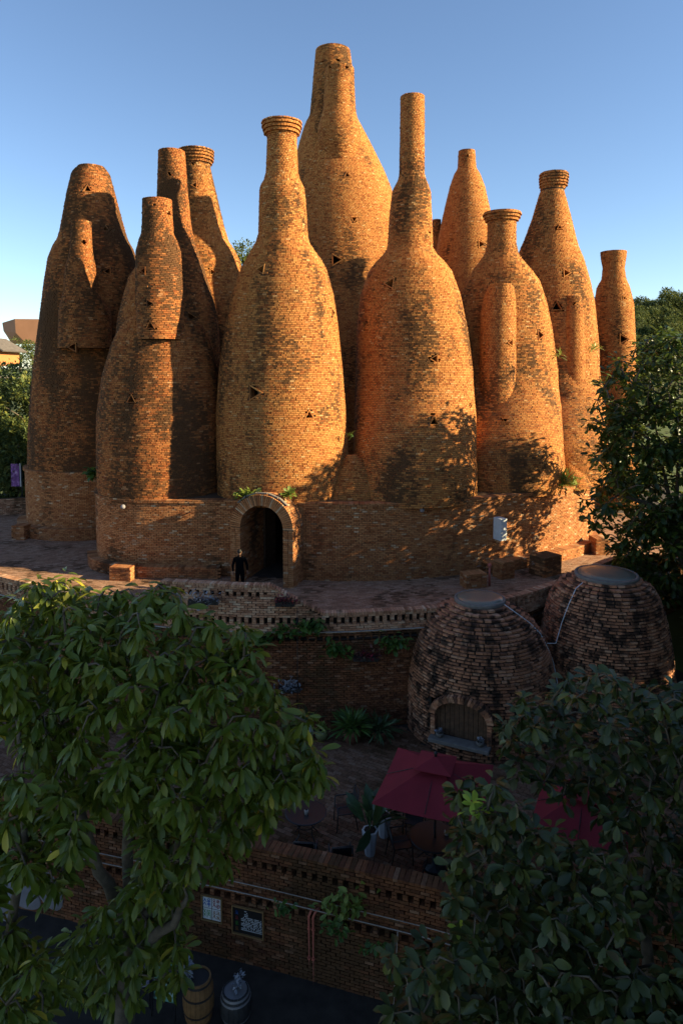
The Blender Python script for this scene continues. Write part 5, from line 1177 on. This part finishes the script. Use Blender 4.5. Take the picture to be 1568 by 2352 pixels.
pot((-1.0, 20.9, -3.02), [(0.13, 0), (0.15, 0.5), (0.13, 0.5)], M_WHITE, 'slim white pot with upright spiky leaves against the retaining wall', L_SPEAR, 22, 0.5, LT_THIN, -0.6, 0.1, 4)
pot((-0.6, 20.85, -3.02), [(0.12, 0), (0.2, 0.12), (0.21, 0.24), (0.15, 0.34), (0.14, 0.34)], mat('olive_glaze', (0.16, 0.17, 0.07), 0.35), 'round olive glazed pot between the white and clay pots', L_LIT, 70, 0.16, LT_ROUND, 0, 0.15)
pot((0.33, 20.8, -3.02), [(0.24, 0), (0.32, 0.3), (0.34, 0.42), (0.29, 0.42)], M_CLAY, 'large clay pot with a bushy green plant against the retaining wall', L_FERN, 240, 0.42, LT_THIN, 0.1, 0.5)
pot((1.15, 20.85, -3.02), [(0.18, 0), (0.25, 0.25), (0.22, 0.3)], M_CLAY, 'dark bushy potted plant in the corner left of the kiln', L_SPEAR, 160, 0.4, LT_THIN, 0.1, 0.5)
P = o1; 
for sx, lab in ((-0.62, 'small grey bowl planter on the left of the kiln window sill'), (0.62, 'small grey bowl planter on the right of the kiln window sill')):
    b0 = h[1] - nn * 0.12 + uu * sx + nn * 0.22; pot((b0[0], b0[1], -2.42), [(0.06, 0), (0.1, 0.05), (0.12, 0.13), (0.1, 0.14)], M_STONE, lab, L_SILV, 40, 0.12, LT_SMALL, 0, 0.08)
for (px_, py_, lab, tz) in ((703, 1868, 'glass jar candle on the left cafe table', (-0.83, 16.1)), (1026, 1928, 'glass jar with a plant on the parasol table', (2.38, 15.35))):
    jr = empty('jar', (tz[0] * 1.045, tz[1], -2.27), lab, 'jar'); bm = bmesh.new(); a_lathe(bm, [(0.05, 0), (0.055, 0.1), (0.045, 0.12)], 14); bm_obj('glass', bm, M_PIPE, jr, True); bm = bmesh.new(); a_lathe(bm, [(0.04, 0.12), (0.04, 0.14)], 12); bm_obj('lid', bm, M_METAL, jr)
ps = empty('lamp_post', tuple(Wz(1243, 1960, -3.02)), 'dark square post with a crossbar standing on the patio right of the kiln', 'post'); tube_obj('post', [(0, 0, 0), (0, 0, 2.0)], 0.05, M_METAL, ps, 6); bm = bmesh.new(); a_box(bm, (0, 0, 1.0), (0.34, 0.1, 0.12)); bm_obj('crossbar', bm, M_METAL, ps)

# ------------------------------------------------------------------ lower yard
def sign_frame(xx, z, w_, h_, label, name):
    P, U_, N_ = wall_pt(LW, xx, z, 0.03); t = empty(name, tuple(P), label, 'sign', rz=math.atan2(U_[1], U_[0])); M_GOLD = MATS.get('bronze_frame') or mat('bronze_frame', (0.30, 0.18, 0.08), 0.5, metal=0.4)
    for c_, s_ in (((0, -0.02, h_ / 2), (w_ + 0.03, 0.05, 0.025)), ((0, -0.02, -h_ / 2), (w_ + 0.03, 0.05, 0.025)), ((-w_ / 2, -0.02, 0), (0.025, 0.05, h_ - 0.03)), ((w_ / 2, -0.02, 0), (0.025, 0.05, h_ - 0.03))): box_obj('frame', c_, s_, M_GOLD, t)
    box_obj('panel', (0, 0, 0), (w_ - 0.03, 0.02, h_ - 0.03), mat('board_black', (0.015, 0.013, 0.013), 0.5), t); return t
s1 = sign_frame(W(490, 2090, 14.9)[0], W(490, 2090, 14.9)[2], 0.50, 0.60, 'framed panel of four white tiles with coloured characters on the lower wall', 'tile_sign')
inks = [(0.03, 0.10, 0.35), (0.25, 0.04, 0.05), (0.06, 0.22, 0.05), (0.25, 0.12, 0.05)]
def stroke(bm, a, b_, w_=0.012, y=-0.022):
    a = Vector((a[0], y, a[1])); b_ = Vector((b_[0], y, b_[1])); d = b_ - a; m_ = Matrix.Translation((a + b_) / 2) @ Vector((1, 0, 0)).rotation_difference(d).to_matrix().to_4x4() @ Matrix.Diagonal((d.length + w_ * 0.6, 0.006, w_, 1)); bmesh.ops.create_cube(bm, size=1, matrix=m_)
def circ(bm, c, r_, n=10, ry=None):
    ry = ry or r_; p_ = [(c[0] + r_ * math.cos(2 * math.pi * k / n), c[1] + ry * math.sin(2 * math.pi * k / n)) for k in range(n + 1)]
    for a, b_ in zip(p_, p_[1:]): stroke(bm, a, b_, 0.011)
for k, (cx_, cz_) in enumerate(((-0.115, 0.14), (0.115, 0.14), (-0.115, -0.14), (0.115, -0.14))):
    box_obj('tile', (cx_, -0.014, cz_), (0.215, 0.012, 0.265), M_WHITE, s1, bevel=0.004); bm = bmesh.new()
    o_ = lambda x_, z_: (cx_ + x_, cz_ + z_)
    if k in (1, 3):   # two stacked loops over spread legs
        circ(bm, o_(-0.05, 0.08), 0.024); circ(bm, o_(-0.05, 0.025), 0.026); stroke(bm, o_(-0.05, 0), o_(-0.085, -0.08)); stroke(bm, o_(-0.05, 0), o_(-0.02, -0.08)); stroke(bm, o_(-0.05, 0), o_(-0.05, -0.05))
    if k == 1: circ(bm, o_(0.045, 0.07), 0.034); circ(bm, o_(0.045, 0.07), 0.013, 8); circ(bm, o_(0.045, -0.05), 0.045, 14); stroke(bm, o_(0.015, -0.05), o_(0.075, -0.05)); stroke(bm, o_(0.045, -0.08), o_(0.045, -0.02))
    if k == 3:
        for a, b_ in (((0.01, 0.1), (0.07, 0.1)), ((0.01, 0.065), (0.07, 0.065)), ((0.07, 0.1), (0.07, 0.03)), ((0.0, 0.03), (0.09, 0.03)), ((0.045, 0.0), (0.045, -0.1)), ((0.005, -0.01), (0.03, -0.05)), ((0.03, -0.05), (0.0, -0.09)), ((0.085, -0.01), (0.055, -0.05)), ((0.055, -0.05), (0.09, -0.1))): stroke(bm, o_(*a), o_(*b_))
    if k == 0:
        circ(bm, o_(0.045, 0.075), 0.033, 8, 0.024)
        for a, b_ in (((0.02, 0.05), (0.08, 0.02)), ((0.07, 0.05), (0.0, 0.02)), ((0.045, 0.02), (0.045, -0.1)), ((0.01, -0.02), (0.08, -0.02)), ((0.005, -0.05), (0.085, -0.05)), ((-0.09, 0.02), (-0.06, 0.06)), ((-0.06, 0.06), (-0.03, 0.02)), ((-0.09, -0.06), (-0.06, -0.01)), ((-0.06, -0.01), (-0.03, -0.06)), ((-0.07, 0.09), (-0.04, 0.06))): stroke(bm, o_(*a), o_(*b_), 0.015)
    if k == 2:
        for a, b_ in (((-0.09, 0.1), (-0.05, 0.03)), ((-0.04, 0.1), (-0.075, 0.02)), ((-0.09, 0.0), (-0.04, -0.05)), ((-0.03, 0.02), (-0.08, -0.06)), ((0.0, 0.09), (0.0, -0.09)), ((0.0, 0.09), (0.08, 0.09)), ((0.08, 0.09), (0.08, -0.1)), ((0.02, 0.05), (0.06, 0.05)), ((0.02, 0.01), (0.06, 0.01)), ((0.04, 0.05), (0.04, -0.03)), ((0.02, -0.03), (0.06, -0.03))): stroke(bm, o_(*a), o_(*b_))
    bm_obj('character', bm, MATS.get('ink%d' % k) or mat('ink%d' % k, inks[k], 0.6), s1)
s2 = sign_frame(W(567, 2118, 14.7)[0], W(567, 2118, 14.7)[2], 0.76, 0.66, 'black notice board in a bronze frame with small white text', 'notice_board')
bm = bmesh.new()
for r_ in range(13):
    x_ = -0.16 + (0.05 if r_ % 3 == 1 else 0) + (0.08 if r_ < 4 else 0); xe = 0.33 if r_ > 3 else -0.02
    while x_ < xe:
        stroke(bm, (x_, 0.24 - r_ * 0.038), (x_ + 0.012, 0.24 - r_ * 0.038), 0.016, -0.012); x_ += 0.03 + (random.random() < 0.12) * 0.03
bm_obj('lettering', bm, M_WHITE, s2)
for k in range(4):
    bm = bmesh.new(); z_ = 0.2 - k * 0.13; circ(bm, (-0.27, z_), 0.028); stroke(bm, (-0.31, z_ - 0.045), (-0.23, z_ - 0.045)); stroke(bm, (-0.27, z_), (-0.27, z_ - 0.05)); bm_obj('character', bm, mat('dim_ink%d' % k, tuple(c_ * 0.6 for c_ in inks[k]), 0.6), s2)
for k, (xx, lab) in enumerate(((-0.66, 'left one of the two red downpipes on the lower wall'), (-0.58, 'right one of the two red downpipes on the lower wall'))):
    P, U_, N_ = wall_pt(LW, xx, -3.27, 0.09); t = empty('downpipe', tuple(P), lab, 'pipe'); zb = -1.75 if k else -1.35; tube_obj('pipe', [(0.18, 0.1, 0.08), (0.05, 0, 0.04), (0, 0, -0.1), (0, 0, zb)], 0.03, M_RED, t, 10)
    for z_ in (-0.4, -1.1): bm = bmesh.new(); a_lathe(bm, [(0.038, z_), (0.038, z_ + 0.05)], 10); bm_obj('clamp', bm, M_RED, t)
P, U_, N_ = wall_pt(LW, 1.25, -3.22, 0.08); t = empty('thin_conduit', tuple(P), 'thin pale conduit running down the lower wall right of the red pipes', 'pipe'); tube_obj('tube', [(0, 0, 0), (-0.0, 0, -0.1), (-0.05, -0.02, -1.0), (-0.1, -0.03, -2.2)], 0.012, M_PIPE, t, 6)
M_OAK = mat('oak_stave', (0.2, 0.10, 0.038), 0.6, noise=0.3, nscale=9, bump=0.2); M_HOOP = mat('iron_hoop', (0.05, 0.045, 0.045), 0.5, metal=0.6); M_HOOPL = mat('pale_hoop', (0.26, 0.25, 0.26), 0.45, metal=0.5); M_DKB = mat('black_stave', (0.03, 0.028, 0.028), 0.6, noise=0.3, nscale=8)
def barrel(P, label, ms, mh, rmax=0.33, hh=0.95, hoops=(0.03, 0.25, 0.62, 0.87)):
    t = empty('barrel', tuple(P), label, 'barrel', 'barrel planters below the wall'); f_ = lambda z_: rmax * (0.80 + 0.20 * math.sin(math.pi * z_ / hh)); ns = 20
    for i in range(ns):
        bm = bmesh.new(); a0, a1 = 2 * math.pi * i / ns + 0.01, 2 * math.pi * (i + 1) / ns - 0.01; zs_ = np.linspace(0, hh, 8); L_ = []
        for z_ in zs_: L_.append([bm.verts.new((r_ * math.cos(a), r_ * math.sin(a), z_)) for r_, a in ((f_(z_), a0), (f_(z_), a1), (f_(z_) - 0.03, a1), (f_(z_) - 0.03, a0))])
        for a, b_ in zip(L_, L_[1:]):
            for k in range(4): bm.faces.new((a[k], a[(k + 1) % 4], b_[(k + 1) % 4], b_[k]))
        bm.faces.new(L_[0][::-1]); bm.faces.new(L_[-1]); bm_obj('stave', bm, ms, t)
    for z_ in hoops: bm = bmesh.new(); a_lathe(bm, [(f_(z_) + 0.004, z_), (f_(z_ + .04) + 0.006, z_ + 0.04)], 28); bm_obj('hoop', bm, mh, t, False)
    bm = bmesh.new(); a_lathe(bm, [(f_(hh) - 0.035, hh - 0.06), (f_(hh) - 0.035, hh - 0.05)], 24); bm_obj('soil', bm, M_SOIL, t)
    return t
bP = Wz(455, 2243, -4.02); bt = barrel((bP[0], bP[1], -4.97), 'golden oak barrel with iron hoops below the tile sign', M_OAK, M_HOOP)
bP2 = Wz(541, 2268, -4.3); barrel((bP2[0], bP2[1], -4.97), 'dark half barrel with pale hoops planted with a succulent', M_DKB, M_HOOPL, 0.34, 0.62, (0.08, 0.47, 0.56))
for bq, lab, n_ in (((bP[0] - 0.1, bP[1] + 0.05, -4.06), 'grey rosette succulents on top of the oak barrel', 4), ((bP2[0] + 0.02, bP2[1], -4.36), 'trailing pale succulent in the dark half barrel', 3)):
    t = empty('succulent', bq, lab, 'plant'); lv = Leaves(t, L_SILV, bq, LT_SMALL, limit=0, stuff='foliage')
    for k in range(n_): whorls(lv, [np.array(bq) + np.array([random.uniform(-.15, .15), random.uniform(-.12, .12), 0.08 + 0.08 * k])], 26, 0.1, 0, 0.05)
# posters on a stand
def poster_stand(P, rz, label, cols, w_=0.5, h_=0.8, seed=1):
    t = empty('poster_stand', tuple(P), label, 'sign', rz=rz); M_, n_, l_, b_ = nmat('poster_print_%d' % seed); tc = n_.new('ShaderNodeTexCoord'); no = n_.new('ShaderNodeTexNoise'); no.inputs['Scale'].default_value = 4 + seed; l_.new(tc.outputs['Object'], no.inputs[0]); l_.new(ramp(n_, l_, no.outputs[0], cols), b_.inputs['Base Color'])
    bm = bmesh.new(); a_box(bm, (0, 0, 0.75), (w_, 0.02, h_), Matrix.Rotation(R(-8), 4, 'X')); bm_obj('poster', bm, M_, t)
    for sx in (-1, 1):
        tube_obj('leg', [(sx * w_ / 2, 0.02, 1.2), (sx * w_ / 2, -0.12, 0)], 0.015, M_METAL, t); tube_obj('leg', [(sx * w_ / 2, 0.02, 1.2), (sx * w_ / 2, 0.3, 0)], 0.015, M_METAL, t)
P = Wz(382, 2330, -4.97); poster_stand((P[0], P[1], -4.97), R(-15), 'teal poster on a dark stand left of the oak barrel', [(0.4, (0.03, 0.05, 0.05)), (0.5, (0.10, 0.28, 0.22)), (0.65, (0.35, 0.45, 0.42))], 0.55, 0.8, 1)
P = Wz(315, 2330, -4.97); poster_stand((P[0], P[1] + 0.2, -4.97), R(10), 'pale lilac poster on a dark stand behind the tree leaves', [(0.4, (0.05, 0.04, 0.05)), (0.52, (0.28, 0.26, 0.38)), (0.7, (0.42, 0.40, 0.44))], 0.45, 0.6, 2)
for k, (px_, py_, ln, rz, lab) in enumerate(((45, 2050, 1.0, R(-38), 'large grey rounded slab behind the left tree, longest of the three'), (112, 2045, 0.9, R(-62), 'grey rounded slab right of the longest one behind the left tree'), (5, 2085, 0.7, R(-35), 'grey rounded slab cut by the left photo edge'))):
    P = W(px_, py_, 14.0); t = empty('stone_slab', tuple(P), lab, 'slab', 'grey rounded slabs behind the left tree'); bm = bmesh.new(); pr_ = [(math.cos(a) * ln * 0.55, math.sin(a) * 0.2) for a in np.linspace(0, 6.283, 21)[:-1]]
    top_ = [bm.verts.new((x_, y_, 0.05)) for x_, y_ in pr_]; bot = [bm.verts.new((x_, y_, -0.05)) for x_, y_ in pr_]; bm.faces.new(top_); bm.faces.new(bot[::-1])
    for i in range(20): bm.faces.new((bot[i], bot[(i + 1) % 20], top_[(i + 1) % 20], top_[i]))
    o = bm_obj('slab', bm, M_GREY, t, bevel=0.02); o.rotation_euler = (R(55), 0, 0); t.rotation_euler = (0, -rz, 0); tube_obj('stand', [(0, 0.05, 0), (0, 0.1, -0.5), (0, 0.1, -0.5 - 0)], 0.04, M_METAL, t)

flush_leaves(); flush_bricks(); build_leaves()
